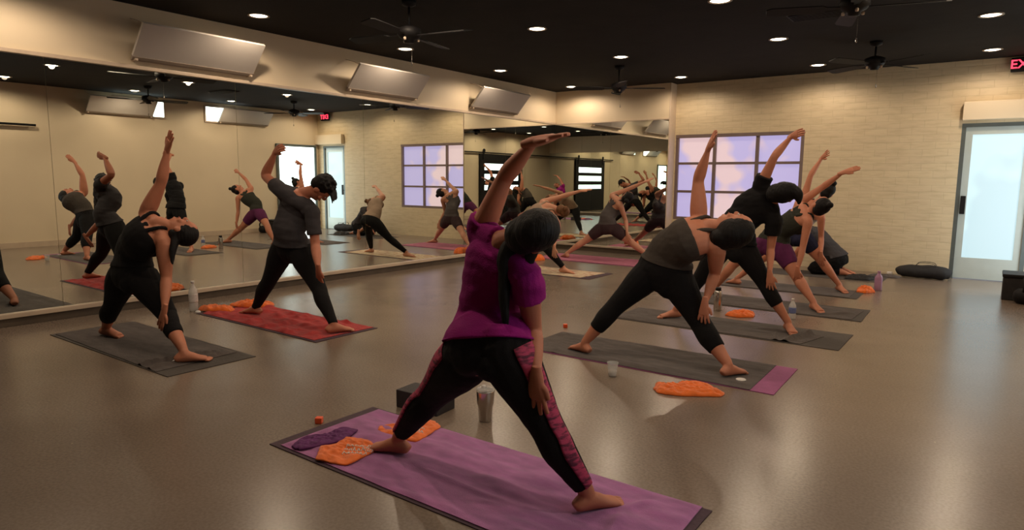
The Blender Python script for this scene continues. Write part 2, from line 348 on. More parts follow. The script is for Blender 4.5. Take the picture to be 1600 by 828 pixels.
# lattice window
wn = emp('window_1', (0, 0, 0)); wn['kind'] = 'structure'
fr = nb(); fw_ = 0.05; yy0, yy1 = YB+0.0, YB+0.09
mx = [3.006, 3.705]; mz = [WZ0+(WZ1-WZ0)*0.335, WZ0+(WZ1-WZ0)*0.665]
box(fr, WX0, WX1, YB-0.01, yy1, WZ1-0.055, WZ1); box(fr, WX0, WX1, yy0, yy1, WZ0, WZ0+fw_)
box(fr, WX0, WX0+fw_, yy0, yy1, WZ0+fw_, WZ1-0.055); box(fr, WX1-fw_, WX1, yy0, yy1, WZ0+fw_, WZ1-0.055)
obj('window_frame', fr, M['frame'], wn)
xs = [WX0+fw_]+mx+[WX1-fw_]; zs = [WZ0+fw_]+mz+[WZ1-0.055]
for x in mx: obj('mullion', box(nb(), x-0.027, x+0.027, yy0+0.012, yy1, zs[0], zs[-1]), M['frame'], wn)
for z in mz: obj('muntin', box(nb(), xs[0], xs[-1], yy0+0.018, yy1, z-0.021, z+0.021), M['frame'], wn)
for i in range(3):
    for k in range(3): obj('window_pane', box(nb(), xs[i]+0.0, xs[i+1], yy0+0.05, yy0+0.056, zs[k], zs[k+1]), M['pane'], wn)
obj('window_back', box(nb(), WX0, WX1, YB+0.12, YB+0.2, WZ0, WZ1), M['blackm'], wn)
# glass door in the brick wall, header box above
d1 = emp('door_1', (0, 0, 0)); d1['kind'] = 'structure'
bm = nb(); y0, y1 = YB+0.03, YB+0.08
for a in ((DX0, DX0+0.05, 0, DZ1), (DX1-0.05, DX1, 0, DZ1), (DX0+0.05, DX1-0.05, DZ1-0.05, DZ1)): box(bm, a[0], a[1], YB, YB+0.12, a[2], a[3])
obj('door_frame', bm, M['dframe'], d1)
bm = nb()
for a in ((DX0+0.05, DX0+0.13, 0.01, DZ1-0.05), (DX1-0.13, DX1-0.05, 0.01, DZ1-0.05), (DX0+0.13, DX1-0.13, DZ1-0.15, DZ1-0.05), (DX0+0.13, DX1-0.13, 0.01, 0.30)): box(bm, a[0], a[1], y0, y1, a[2], a[3])
obj('door_leaf', bm, mat('pale_door_metal', (0.55, 0.62, 0.60), 0.35, metal=0.2, nscale=9, namt=0.03), d1)
obj('door_pane', box(nb(), DX0+0.13, DX1-0.13, y0+0.015, y0+0.03, 0.30, DZ1-0.15), M['tealpane'], d1)
bm = nb(); box(bm, DX0+0.06, DX0+0.12, y0-0.05, y0-0.03, 0.9, 1.15, 0.005); box(bm, DX0+0.08, DX0+0.10, y0-0.03, y0, 1.0, 1.02)
obj('door_handle', bm, M['black'], d1)
bm = nb(); box(bm, DX0, W, YB-0.10, YB, DZ1+0.04, DZ1+0.28, 0.006); struct('trim_7', bm, M['wall'])
# daylit glazed door on the right wall near the corner
d2 = emp('door_2', (0, 0, 0)); d2['kind'] = 'structure'
bm = nb()
for a in ((-1.02, -0.96, 0, 2.15), (0.09, 0.15, 0, 2.15), (-0.96, 0.09, 2.09, 2.15)): box(bm, W-0.05, W, a[0], a[1], a[2], a[3])
obj('door_frame', bm, M['dframe'], d2)
obj('door_pane', box(nb(), W-0.02, W-0.005, -0.96, 0.09, 0.02, 2.09), M['daypane'], d2)
# high daylit windows and radiant panels
for i, (a, b) in enumerate(((-2.80, -1.85), (-4.70, -3.66))):
    o = emp('window_%d' % (i+2), (0, 0, 0)); o['kind'] = 'structure'
    bm = nb()
    for q in ((a, a+0.03, 2.53, 2.90), (b-0.03, b, 2.53, 2.90), (a+0.03, b-0.03, 2.53, 2.56), (a+0.03, b-0.03, 2.87, 2.90)): box(bm, W-0.03, W, q[0], q[1], q[2], q[3])
    obj('window_frame', bm, M['trim'], o); obj('window_pane', box(nb(), W-0.015, W-0.004, a+0.03, b-0.03, 2.56, 2.87), M['daypane'], o)
# sliding doors on a rail with glazed slots
for i, (a, b) in enumerate(((-9.35, -6.85),)):
    o = emp('door_%d' % (i+3), (0, 0, 0)); o['kind'] = 'structure'
    bm = nb(); x0, x1 = W-0.07, W-0.02
    zs_ = [0.02, 0.95, 1.12, 1.28, 1.50, 1.64, 1.86, 2.18]
    for z0, z1 in ((0.02, 0.95), (1.12, 1.28), (1.50, 1.64), (1.86, 2.18)): box(bm, x0, x1, a, b, z0, z1)
    for p, q in ((a, a+0.25), (b-0.25, b)): box(bm, x0, x1, p, q, 0.95, 1.12); box(bm, x0, x1, p, q, 1.28, 1.50); box(bm, x0, x1, p, q, 1.64, 1.86)
    obj('door_leaf', bm, M['black'], o)
    for z0, z1 in ((0.95, 1.12), (1.28, 1.50), (1.64, 1.86)): obj('door_pane', box(nb(), x0+0.02, x0+0.03, a+0.25, b-0.25, z0, z1), M['daypane'], o)
    for y in (a+0.2, b-0.2):
        bm = nb(); box(bm, x0-0.02, x0, y-0.03, y+0.03, 2.0, 2.28); lathe(bm, [(0, -0.015), (0.06, -0.015), (0.06, 0.015), (0, 0.015)], (x0-0.02, y, 2.30), 20, 'X'); obj('roller_hanger', bm, M['black'], o)
    obj('door_rail', box(nb(), x0-0.01, x0+0.02, YR+0.05, -6.05, 2.21, 2.25), M['black'], o)

def heater(y0, y1, side, lab, top=2.74):
    """long white board tilted down off the wall on wire brackets"""
    s = 1 if side == 'L' else -1; X = 0.0 if side == 'L' else W; dz = 0.0 if side == 'L' else 0.10
    r = emp('radiant_panel', (X, (y0+y1)/2, 2.44+dz), lab, 'panel', 'tilted wall panels under the ceiling')
    pb = V((X+s*0.07, 0, 2.455+dz)); pt = V((X+s*0.33, 0, top+dz)); d = (pt-pb).normalized(); nrm = V((d.z*s, 0, -d.x*s))*1.0
    th = 0.03
    bm = nb(); vs = []
    for y in (y0, y1):
        for p in (pb, pt, pt-nrm*th, pb-nrm*th): vs.append(bm.verts.new((p.x, y, p.z)))
    for f in ((0, 1, 2, 3), (7, 6, 5, 4), (0, 4, 5, 1), (1, 5, 6, 2), (2, 6, 7, 3), (3, 7, 4, 0)): bm.faces.new([vs[i] for i in f])
    obj('panel_face', bm, M['white'], r)
    bm = nb(); vs = []
    q0 = pb-nrm*th-d*0.012; q1 = pb+nrm*0.006-d*0.012; q2 = pb+nrm*0.006+d*0.015; q3 = pb-nrm*th
    for y in (y0-0.004, y1+0.004):
        for p in (q1, q2, q3+d*0.015, q0-V((0, 0, 0.035))): vs.append(bm.verts.new((p.x, y, p.z)))
    for f in ((0, 1, 2, 3), (7, 6, 5, 4), (0, 4, 5, 1), (1, 5, 6, 2), (2, 6, 7, 3), (3, 7, 4, 0)): bm.faces.new([vs[i] for i in f])
    obj('panel_lip', bm, M['panel_edge'], r)
    for y in (y0+0.03, y1-0.03):
        bm = nb(); box(bm, min(X+s*0.001, X+s*0.09), max(X+s*0.001, X+s*0.09), y-0.012, y+0.012, 2.43+dz, 2.45+dz); obj('bracket', bm, M['trim'], r); bm = nb()
        tube(bm, [(V((X+s*0.008, y, top+0.09+dz)), 0.004, 0.004), (V((X+s*0.16, y, top+0.05+dz)), 0.004, 0.004), (V((X+s*0.31, y, top-0.01+dz)), 0.004, 0.004)], n=6, side=(0, 1, 0))
        obj('stay_wire', bm, M['trim'], r)
    return r
heater(-7.68, -6.40, 'L', 'white tilted panel high on the left wall, nearest the camera and largest of the row')
heater(-5.06, -3.80, 'L', 'white tilted panel high on the left wall, middle one of the row above the mirror')
heater(-2.58, -1.32, 'L', 'white tilted panel high on the left wall, nearest the back corner of the room')
heater(-2.50, -1.25, 'R', 'white tilted panel on the opposite wall over the high window nearer the door')
heater(-5.20, -3.95, 'R', 'white tilted panel on the opposite wall over the high window farther from the door')

# exit sign
ex = emp('exit_sign', (7.05, 0.2, 2.85), 'red lit exit sign beside the ceiling above the glass door', 'exit sign')
obj('sign_housing', box(nb(), 6.90, 7.20, 0.14, 0.19, 2.76, 2.94, 0.006), M['black'], ex)
obj('sign_arm', box(nb(), 7.03, 7.07, 0.15, 0.24, 2.93, 2.96), M['black'], ex)
tc_ = bpy.data.curves.new('t', 'FONT'); tc_.body = 'EXIT'; tc_.size = 0.155; tc_.extrude = 0.003; tc_.align_x = 'CENTER'; tc_.align_y = 'CENTER'; tc_.offset = 0.002
to = bpy.data.objects.new('t', tc_); C.objects.link(to); to.rotation_euler = (pi/2, 0, 0); to.location = (7.05, 0.136, 2.85)
bpy.context.view_layer.update()
tm = bpy.data.meshes.new_from_object(to.evaluated_get(bpy.context.evaluated_depsgraph_get())); tm.transform(to.matrix_world); bpy.data.objects.remove(to)
tm.materials.append(M['exit']); eo = bpy.data.objects.new('sign_letters', tm); C.objects.link(eo); eo.parent = ex; eo.matrix_parent_inverse = ex.matrix_world.inverted()

# ------------------------------------------------------------------ downlights
XG = [0.65, 2.68, 4.70, 6.70]; YG = [-0.52, -2.60, -4.60, -6.68, -8.75]
names_x = ['over the left mirror', 'second row from the left wall', 'third row from the left wall', 'row beside the right wall']
names_y = ['nearest the back wall', 'second from the back wall', 'third from the back wall', 'fourth from the back wall', 'above the nearest mat', 'above the camera']
proto = None
for i, x in enumerate(XG):
    for k, y in enumerate(YG):
        lab = 'round glowing ceiling downlight, %s, %s' % (names_x[i], names_y[k])
        if proto is None:
            r = emp('downlight', (x, y, H), lab, 'ceiling light', 'recessed ceiling downlights')
            a = obj('lamp_trim', lathe(nb(), [(0.088, -0.001), (0.108, -0.002), (0.110, -0.010), (0.092, -0.014), (0.086, -0.004)], (0, 0, 0), 32), M['lampring'], None, True)
            b = obj('lamp_lens', lathe(nb(), [(0.0, -0.016), (0.055, -0.013), (0.089, -0.003), (0.089, 0.0), (0, 0.0)], (0, 0, 0), 32), M['lamp'], None, True)
            a.parent = r; b.parent = r; proto = (a, b)
        else:
            r = emp('downlight', (x, y, H), lab, 'ceiling light', 'recessed ceiling downlights')
            for p in proto:
                c = p.copy(); C.objects.link(c); c.parent = r
        ld = bpy.data.lights.new('lamp_light', 'SPOT'); ld.energy = LAMP_W; ld.color = LAMP_COL; ld.spot_size = radians(168); ld.spot_blend = 0.45; ld.shadow_soft_size = 0.04
        lo = bpy.data.objects.new('lamp_light', ld); C.objects.link(lo); lo.parent = r; lo.location = (0, 0, -0.02)

# ------------------------------------------------------------------ ceiling fans
def fan(x, y, z, ang, lab):
    r = emp('ceiling_fan', (x, y, z), lab, 'ceiling fan', 'black ceiling fans')
    obj('canopy', lathe(nb(), [(0, H-z), (0.07, H-z), (0.065, H-z-0.04), (0.02, H-z-0.06), (0, H-z-0.06)], (x, y, z), 24), M['black'], r, True)
    obj('downrod', lathe(nb(), [(0.012, 0.05), (0.012, H-z-0.05)], (x, y, z), 12), M['black'], r, True)
    obj('motor', lathe(nb(), [(0, 0.08), (0.05, 0.075), (0.11, 0.05), (0.115, 0.0), (0.09, -0.03), (0.05, -0.05), (0.045, -0.075), (0, -0.08)], (x, y, z), 28), M['black'], r, True)
    for k in range(4):
        bm = nb(); a = ang+k*pi/2; d = V((cos(a), sin(a), 0)); s = V((-sin(a), cos(a), 0))
        vs = []
        for t, wd in ((0.10, 0.02), (0.20, 0.03), (0.24, 0.06), (0.45, 0.068), (0.62, 0.07), (0.66, 0.05)):
            for g in (-1, 1):
                for h in (0.004, -0.004): vs.append(bm.verts.new(V((x, y, z-0.01))+d*t+s*(wd*g)+V((0, 0, h+g*wd*0.2))))
        for i in range(5):
            b = i*4; n_ = b+4
            for q in ((0, 2), (2, 3), (3, 1), (1, 0)): bm.faces.new((vs[b+q[0]], vs[b+q[1]], vs[n_+q[1]], vs[n_+q[0]]))
        bm.faces.new((vs[0], vs[1], vs[3], vs[2])); bm.faces.new((vs[20], vs[22], vs[23], vs[21]))
        obj('blade', bm, M['black'], r)
    bm = nb(); lathe(bm, [(0.0015, -0.24), (0.0015, -0.07)], (x+0.03, y, z), 6); lathe(bm, [(0, -0.29), (0.008, -0.28), (0.006, -0.25), (0, -0.24)], (x+0.03, y, z), 10); obj('pull_chain', bm, M['steel'], r)
    for k in range(3):
        a = ang+0.6+k*2.1; bm = nb(); lathe(bm, [(0, -0.03), (0.012, -0.026), (0.014, -0.01), (0.008, 0.0), (0, 0.0)], (x+0.085*cos(a), y+0.085*sin(a), z-0.035), 12); obj('bulb', bm, M['trim'], r, True)
fan(2.32, -1.94, 2.66, 0.55, 'black ceiling fan near the back corner above the corner mirror')
fan(2.32, -6.20, 2.66, 0.2, 'black ceiling fan nearest the large panel on the left wall')
fan(5.60, -1.80, 2.72, 1.0, 'black ceiling fan above the crouching person in front of the brick wall')
fan(5.85, -4.75, 2.72, 0.3, 'black ceiling fan at top right, nearest the camera on the right side')
bm = nb(); box(bm, -0.3, 0.3, -0.15, 0.15, -0.012, 0.0)
for k in range(9): box(bm, -0.28, 0.28, -0.135+k*0.032, -0.125+k*0.032, -0.022, -0.012)
v = obj('ceiling_vent', bm, M['black']); v.location = (5.35, -3.55, H); tag(v, 'black slotted ceiling vent at top right of the room', 'vent')
#PART2
# ------------------------------------------------------------------ people
def lerp(a, b, t): return a+(b-a)*t
def nrm(v): return v.normalized()
def person(label, J, s=1.0, k=1.0, fem=True, skinm='skinA', hairm_='hairK', hair='bun', look=(0, 1, 0), clothes=(), vox=0.0075, hands=(None, None), group=None, headup=None, ponyd=None, ak=1.0, tk=1.0, hk=1.0, legk=1.1, hs_=1.0):
    """J: joints in metres. s: size, k: heaviness. clothes: list of (name, kind, material, options)."""
    J = {a: V(b) for a, b in J.items()}
    hm = (J['hipL']+J['hipR'])/2
    root = emp('person', (hm.x, hm.y, 0.0), label, 'person', group)
    sh = (J['hipR']-J['hipL']); sh.normalize(); sm = (J['SL']+J['SR'])/2; ss = (J['SR']-J['SL']).normalized()
    upv = (J['neck']-hm).normalized()
    sp = nrm(sh-upv*sh.dot(upv)); sc = nrm(ss-nrm(J['neck']-J['chest'])*ss.dot(nrm(J['neck']-J['chest'])))
    fwd_p = upv.cross(sp); fwd_p.normalize()
    up0 = nrm(J['waist']-hm)
    e = s*k
    # torso sections (centre, half width, half depth, side)
    hw = (1.0 if fem else 0.92)*tk; cw = (0.96 if fem else 1.08)*tk
    top = sm*0.75+J['neck']*0.25
    T = [(hm-up0*0.105*s, 0.085*e, 0.080*e, sp), (hm-up0*0.05*s-fwd_p*0.01*s, 0.160*e*hw, 0.112*e, sp), (hm+up0*0.02*s-fwd_p*0.005*s, 0.172*e*hw, 0.118*e, sp),
         (lerp(hm, J['waist'], 0.55), 0.158*e*hw, 0.105*e, sp), (J['waist'], 0.130*e*tk, 0.090*e, nrm(sp*0.6+sc*0.4)),
         (lerp(J['waist'], J['chest'], 0.55), 0.132*e*cw, 0.095*e, nrm(sp*0.3+sc*0.7)), (J['chest'], 0.146*e*cw, 0.104*e, sc), (lerp(J['chest'], top, 0.6), 0.150*e*cw, 0.096*e, sc),
         (top, 0.118*e*cw, 0.066*s, sc), (lerp(top, J['neck'], 0.9), 0.06*s, 0.055*s, sc)]
    Nk = [(lerp(J['chest'], J['neck'], 0.75), 0.062*s, 0.058*s, sc), (J['neck'], 0.058*s, 0.056*s, sc), (lerp(J['neck'], J['head'], 0.5), 0.049*s, 0.052*s, sc), (lerp(J['neck'], J['head'], 0.85), 0.050*s, 0.052*s, sc)]
    hN = nrm(J['head']-J['neck'])
    def leg(S):
        e = s*k*legk; h, kn, an = J['hip'+S], J['knee'+S], J['ank'+S]; d = nrm(kn-h); d2 = nrm(an-kn); bk = -fwd_p
        return [(h+up0*0.05*s, 0.070*e, 0.080*e), (h, 0.090*e, 0.098*e), (lerp(h, kn, 0.3)+bk*0.004*s, 0.088*e, 0.094*e), (lerp(h, kn, 0.65), 0.068*e, 0.074*e), (lerp(h, kn, 0.9), 0.056*e, 0.060*e),
                (lerp(kn, an, 0.06), 0.052*e, 0.056*e), (lerp(kn, an, 0.3)+bk*0.012*s, 0.052*e, 0.057*e), (lerp(kn, an, 0.55)+bk*0.006*s, 0.043*e, 0.046*e), (lerp(kn, an, 0.82), 0.0325*e, 0.0345*e), (an, 0.031*s, 0.035*s), (an-V((0, 0, 0.035)), 0.030*s, 0.034*s)]
    def arm(S):
        a, b, c = J['S'+S], J['E'+S], J['W'+S]; i = lerp(a, sm, 0.38)-nrm(J['neck']-J['chest'])*0.02*s; mk = (0.5+0.5*k)*(1.0 if fem else 1.12)*(0.4+0.6*ak); k2 = k*ak
        return [(i, 0.052*e, 0.050*e), (a, 0.053*e, 0.051*e), (lerp(a, b, 0.25), 0.048*s*k2, 0.048*s*k2), (lerp(a, b, 0.6), 0.042*s*k2, 0.041*s*k2), (lerp(a, b, 0.95), 0.035*s*mk, 0.035*s*mk),
                (lerp(b, c, 0.18), 0.038*s*mk, 0.037*s*mk), (lerp(b, c, 0.5), 0.033*s*mk, 0.030*s*mk), (lerp(b, c, 0.85), 0.024*s, 0.021*s), (c, 0.026*s, 0.019*s)]
    def trap(S): return [(lerp(J['neck'], J['head'], 0.25), 0.036*s, 0.036*s), (lerp(J['neck'], J['S'+S], 0.35)-hN*0.01*s, 0.050*s, 0.046*s), (lerp(J['neck'], J['S'+S], 0.75), 0.050*s, 0.047*s), (J['S'+S], 0.048*s, 0.046*s)]
    def yoke(bm, g=0):
        cu_ = nrm(J['neck']-J['chest'])
        tube(bm, [(lerp(J['SL'], sm, 0.15), 0.046*s+g, 0.050*s+g), (lerp(J['SL'], sm, 0.6)+cu_*0.004, 0.058*s+g, 0.060*s+g), (sm, 0.060*s+g, 0.062*s+g), (lerp(J['SR'], sm, 0.6)+cu_*0.004, 0.058*s+g, 0.060*s+g), (lerp(J['SR'], sm, 0.15), 0.046*s+g, 0.050*s+g)], side=fwd_p)
        for S in 'LR':
            a = J['S'+S]; tube(bm, [(lerp(J['chest'], a, 0.15), 0.060*e+g, 0.060*e+g), (lerp(J['chest'], a, 0.6), 0.052*e+g, 0.052*e+g), (a, 0.046*e+g, 0.046*e+g)], side=fwd_p)
    def legs(bm, t1=1.0, grow=0, flare=0, t0=0.0):
        for S in 'LR': tube(bm, leg(S), t0=t0, t1=t1 if not isinstance(t1, tuple) else t1['LR'.index(S)], grow=grow, flare=flare, side=sp)
    def glutes(bm, g=0):
        for q in (-1, 1): ball(bm, hm+sp*(0.078*e*q)-fwd_p*0.048*e-up0*0.022*s, (0.082*e+g, 0.072*e+g, 0.080*e+g), sp, up0)
    def bust(bm, g=0):
        if fem:
            cu = nrm(J['neck']-J['chest']); cf = cu.cross(sc)
            for q in (-1, 1): ball(bm, J['chest']+cu*0.01*s+sc*(0.07*s*q)+cf*0.075*e, (0.062*e+g, 0.055*e+g, 0.062*e+g), sc, cu)
    # ---- body
    bm = nb(); tube(bm, T, n=20); tube(bm, Nk); glutes(bm); bust(bm); legs(bm); yoke(bm)
    for S in 'LR': tube(bm, arm(S), side=fwd_p); tube(bm, trap(S), side=fwd_p)
    # feet
    fine = nb()
    for S in 'LR':
        A, O = J['ank'+S], J['toe'+S]; d = V((O.x-A.x, O.y-A.y, 0)).normalized(); sd = V((-d.y, d.x, 0)); g = V((A.x, A.y, 0))
        F = [(-0.062, 0.024, 0.020, 0.028), (-0.048, 0.032, 0.029, 0.036), (-0.01, 0.035, 0.042, 0.048), (0.04, 0.036, 0.037, 0.043), (0.085, 0.042, 0.026, 0.031), (0.125, 0.046, 0.019, 0.024), (0.148, 0.043, 0.015, 0.020)]
        tube(bm, [(g+d*(x*s)+V((0, 0, z*s+0.006)), a*s, b*s) for x, a, b, z in F], side=sd)
        ins = 1 if (sd.dot(hm-A) > 0) else -1
        for q, (of, ln, rr) in enumerate(((0.030, 0.052, 0.0125), (0.011, 0.050, 0.0095), (-0.005, 0.044, 0.009), (-0.020, 0.037, 0.0085), (-0.033, 0.028, 0.008))):
            c = g+sd*(of*ins*s)+d*(0.135*s)+V((0, 0, 0.017)); tube(fine, [(c, rr*s, rr*s), (c+d*(ln*0.5*s)+V((0, 0, 0.002)), rr*s, rr*s), (c+d*(ln*s)-V((0, 0, 0.004)), rr*0.8*s, rr*0.7*s)], n=10, side=sd)
    # hands
    for i, S in enumerate('LR'):
        W_, O = J['W'+S], J['T'+S]; h = nrm(O-W_); L = (O-W_).length; s0 = s; s = s*hs_
        opt = dict(n=tuple(fwd_p), u=1, curl=0.12, spread=0.10, th=0.75); opt.update(hands[i] or {})
        pn = V(opt['n']); pn = nrm(pn-h*pn.dot(h)); u = pn.cross(h)*opt['u']
        if 'ud' in opt and u.dot(V(opt['ud'])) < 0: u = -u
        tube(fine, [(W_-h*0.05, 0.018*s, 0.014*s), (W_-h*0.025, 0.0225*s, 0.0175*s), (W_-h*0.01, 0.026*s, 0.019*s), (W_+h*0.18*L, 0.032*s, 0.018*s), (W_+h*0.38*L, 0.038*s, 0.015*s), (W_+h*0.52*L, 0.037*s, 0.012*s)], n=14, side=u)
        for q, (of, ln) in enumerate(((0.027, 0.43), (0.0095, 0.49), (-0.0085, 0.46), (-0.026, 0.36))):
            a = W_+h*(0.46*L)+u*(of*s); sa = opt['spread']*(1.5-q); dd = nrm(h+u*sa*1.0); P = [(a, 0.0092*s, 0.0088*s)]; c = a
            for st, w_ in ((0.42, 0.0088), (0.33, 0.0080), (0.25, 0.0068)):
                c = c+dd*(ln*L*st); P.append((c, w_*s, w_*0.95*s)); dd = nrm(dd+pn*opt['curl']*2.2)
            tube(fine, P, n=10, side=u)
        a = W_+h*(0.14*L)+u*(0.018*s); dd = nrm(h*(1.1-opt['th']*0.5)+u*opt['th']+pn*0.15)
        tube(fine, [(a, 0.013*s, 0.012*s), (a+dd*0.17*L, 0.012*s, 0.011*s), (a+nrm(dd+h*0.25)*0.30*L, 0.0098*s, 0.009*s), (a+nrm(dd+h*0.45)*0.42*L, 0.0078*s, 0.007*s)], n=10, side=h); s = s0
    # head
    hu = nrm(V(headup)) if headup else hN; lk = V(look); hf = nrm(lk-hu*lk.dot(hu)); hs = hf.cross(hu); hc = J['head']; z = s*0.98*hk
    def hp(x, y, zz): return hc+hs*(x*z)+hf*(y*z)+hu*(zz*z)
    HS = [(hp(0, 0.058, -0.118), 0.022*z, 0.018*z, hs), (hp(0, 0.050, -0.104), 0.036*z, 0.036*z, hs), (hp(0, 0.032, -0.080), 0.050*z, 0.058*z, hs), (hp(0, 0.018, -0.050), 0.060*z, 0.074*z, hs), (hp(0, 0.006, -0.015), 0.068*z, 0.088*z, hs),
          (hp(0, 0, 0.025), 0.073*z, 0.094*z, hs), (hp(0, -0.004, 0.060), 0.070*z, 0.089*z, hs), (hp(0, -0.006, 0.090), 0.054*z, 0.070*z, hs), (hp(0, -0.006, 0.108), 0.028*z, 0.038*z, hs)]
    tube(bm, HS, n=20)
    tube(bm, [(hp(0, 0.086, 0.022), 0.009*z, 0.008*z), (hp(0, 0.098, -0.002), 0.010*z, 0.010*z), (hp(0, 0.108, -0.024), 0.014*z, 0.011*z), (hp(0, 0.094, -0.033), 0.015*z, 0.008*z)], n=10, side=hs)
    for q in (-1, 1):
        ball(bm, hp(0.030*q, 0.080, 0.034), (0.022*z, 0.012*z, 0.008*z), hs, hu, 10)
        ball(bm, hp(0.074*q, -0.006, -0.008), (0.010*z, 0.020*z, 0.031*z), hs, hu, 10)
        ball(bm, hp(0.040*q, 0.066, -0.028), (0.022*z, 0.020*z, 0.020*z), hs, hu, 10)
    ball(bm, hp(0, 0.090, -0.060), (0.024*z, 0.010*z, 0.006*z), hs, hu, 10); ball(bm, hp(0, 0.087, -0.071), (0.020*z, 0.010*z, 0.007*z), hs, hu, 10); ball(bm, hp(0, 0.078, -0.098), (0.018*z, 0.016*z, 0.014*z), hs, hu, 10)
    organic('body', bm, M[skinm], root, vox, 3, fine=fine)
    # eyes and lips
    for q in (-1, 1):
        bm = nb(); ball(bm, hp(0.031*q, 0.0855, 0.012), (0.0125*z, 0.008*z, 0.0058*z), hs, hu, 12); eo_ = obj('eye', bm, M['eye'], root, True)
        bm = nb(); ball(bm, hp(0.031*q, 0.0915, 0.012), (0.0052*z, 0.003*z, 0.0052*z), hs, hu, 10); obj('iris', bm, M['iris'], eo_, True)
    bm = nb(); ball(bm, hp(0, 0.098, -0.0655), (0.021*z, 0.004*z, 0.0065*z), hs, hu, 12); obj('lips', bm, M['lip'], root, True)
    # ---- hair
    bm = nb()
    if hair == 'short':
        ball(bm, hp(0, -0.016, 0.040), (0.084*z, 0.098*z, 0.085*z), hs, hu, 20); ball(bm, hp(0, -0.045, -0.005), (0.074*z, 0.062*z, 0.065*z), hs, hu, 16)
        rr = random.Random(3)
        for _ in range(70):
            a = rr.uniform(0, 2*pi); b = rr.uniform(0.05, 1.25); dv = hs*(cos(a)*sin(b))+hf*(sin(a)*sin(b))+hu*cos(b); c = hp(0, -0.012, 0.035)+V((dv))*0.082*z
            d2 = nrm(dv+V((rr.uniform(-.8, .8), rr.uniform(-.8, .8), rr.uniform(-.8, .3)))); tube(bm, [(c, 0.012, 0.012), (c+d2*0.018, 0.009, 0.009), (c+d2*0.034, 0.003, 0.003)], n=6, side=hs)
        # fringe falling forward over the brow
        for q in range(9):
            x = -0.055+0.0137*q; c = hp(x, 0.062, 0.080); tube(bm, [(c, 0.014, 0.012), (c+hf*0.03-V((0, 0, 0.012)), 0.010, 0.009), (c+hf*0.045-V((0, 0, 0.04+0.006*(q % 3))), 0.004, 0.004)], n=6, side=hs)
    else:
        ball(bm, hp(0, -0.012, 0.036), (0.083*z, 0.094*z, 0.090*z), hs, hu, 20); ball(bm, hp(0, -0.040, -0.018), (0.074*z, 0.066*z, 0.072*z), hs, hu, 16)
    if hair == 'bun': ball(bm, hp(0, -0.120, 0.045), (0.042*z, 0.036*z, 0.040*z), hs, hu, 16); ball(bm, hp(0, -0.09, 0.04), (0.03*z, 0.03*z, 0.03*z), hs, hu, 10)
    if hair == 'highbun': ball(bm, hp(0, -0.055, 0.135), (0.036*z, 0.036*z, 0.036*z), hs, hu, 16); ball(bm, hp(0, -0.045, 0.105), (0.028*z, 0.028*z, 0.028*z), hs, hu, 10)
    if hair == 'loose':
        ball(bm, hp(0, -0.03, 0.0), (0.098*z, 0.098*z, 0.105*z), hs, hu, 18); ball(bm, hp(0.0, -0.075, -0.05), (0.088*z, 0.07*z, 0.09*z), hs, hu, 16)
    if ponyd:
        for P in ponyd:
            tube(bm, [(V(p), r1, r1) for p, r1 in P], n=10, side=(0, 1, 0), sub=4)
    organic('hair', bm, M[hairm_], root, max(vox, 0.008), 3, folds=0.0025, fscale=(60, 60, 18))
    # ---- clothes
    for nm_, kind, mm, o_ in clothes:
        bm = nb(); g = o_.get('g', 0.008)
        if kind in ('leggings', 'capri', 'shorts'):
            t1 = o_.get('t1', {'leggings': 0.885, 'capri': 0.72, 'shorts': 0.30}[kind]); legs(bm, t1, g, o_.get('flare', 0.0))
            tube(bm, T, n=20, t0=0.0, t1=0.34, grow=g); glutes(bm, g)
            ob = organic(nm_, bm, M[mm], root, vox, 3, folds=o_.get('fold', 0.0012), fscale=(16, 16, 30))
            if o_.get('stripe'):
                for S in 'LR':
                    q = 1 if S == 'R' else -1; b2 = nb(); a0 = 0.0 if q == 1 else pi
                    tube(b2, leg(S), n=8, sub=6, t0=0.13, t1=t1-0.004 if not isinstance(t1, tuple) else t1['LR'.index(S)], grow=g+0.0005, side=sp, ang=(a0-0.42+(0.1 if q == 1 else -0.75), a0+0.42+(0.1 if q == 1 else -0.75)), thick=0.006)
                    obj('side_panel', b2, M['stripe'], ob, True)
        if kind == 'tank':
            tube(bm, T, n=20, t0=0.06, t1=o_.get('tt', 0.74), grow=g+0.004); bust(bm, g); legs(bm, 0.12, g+0.003, 0.0); glutes(bm, g+0.003)
            cu = nrm(J['neck']-J['chest'])
            for q in (-1, 1):
                bk = cu.cross(sc)*-1
                pth = [(lerp(J['chest'], top, 0.5)+sc*(0.050*s*q)+bk*(0.092*e), 0.022*s, 0.014*s), (lerp(J['neck'], J['SL' if q < 0 else 'SR'], 0.52)+bk*0.050*s+cu*0.03*s, 0.016*s, 0.014*s), (lerp(J['neck'], J['SL' if q < 0 else 'SR'], 0.55)+cu*0.054*s, 0.016*s, 0.012*s), (lerp(J['neck'], J['SL' if q < 0 else 'SR'], 0.52)-bk*0.056*s+cu*0.02*s, 0.016*s, 0.014*s), (lerp(J['chest'], top, 0.5)+sc*(0.055*s*q)-bk*(0.100*e), 0.022*s, 0.016*s)]
                tube(bm, pth, n=10, side=sc)
            tube(bm, [(lerp(J['chest'], top, 0.15)+bk*0.078*e, 0.075*s, 0.028*s), (lerp(J['chest'], top, 0.55)+bk*0.074*e, 0.055*s, 0.024*s), (lerp(J['chest'], top, 0.95)+bk*0.058*e, 0.035*s, 0.018*s)], n=12, side=sc)
            organic(nm_, bm, M[mm], root, vox, 3, folds=o_.get('fold', 0.002), fscale=(10, 10, 26), cut=(hm+up0*o_.get('c', 0.06)*s, nrm(up0*0.8+V((0, 0, 0.3)))))
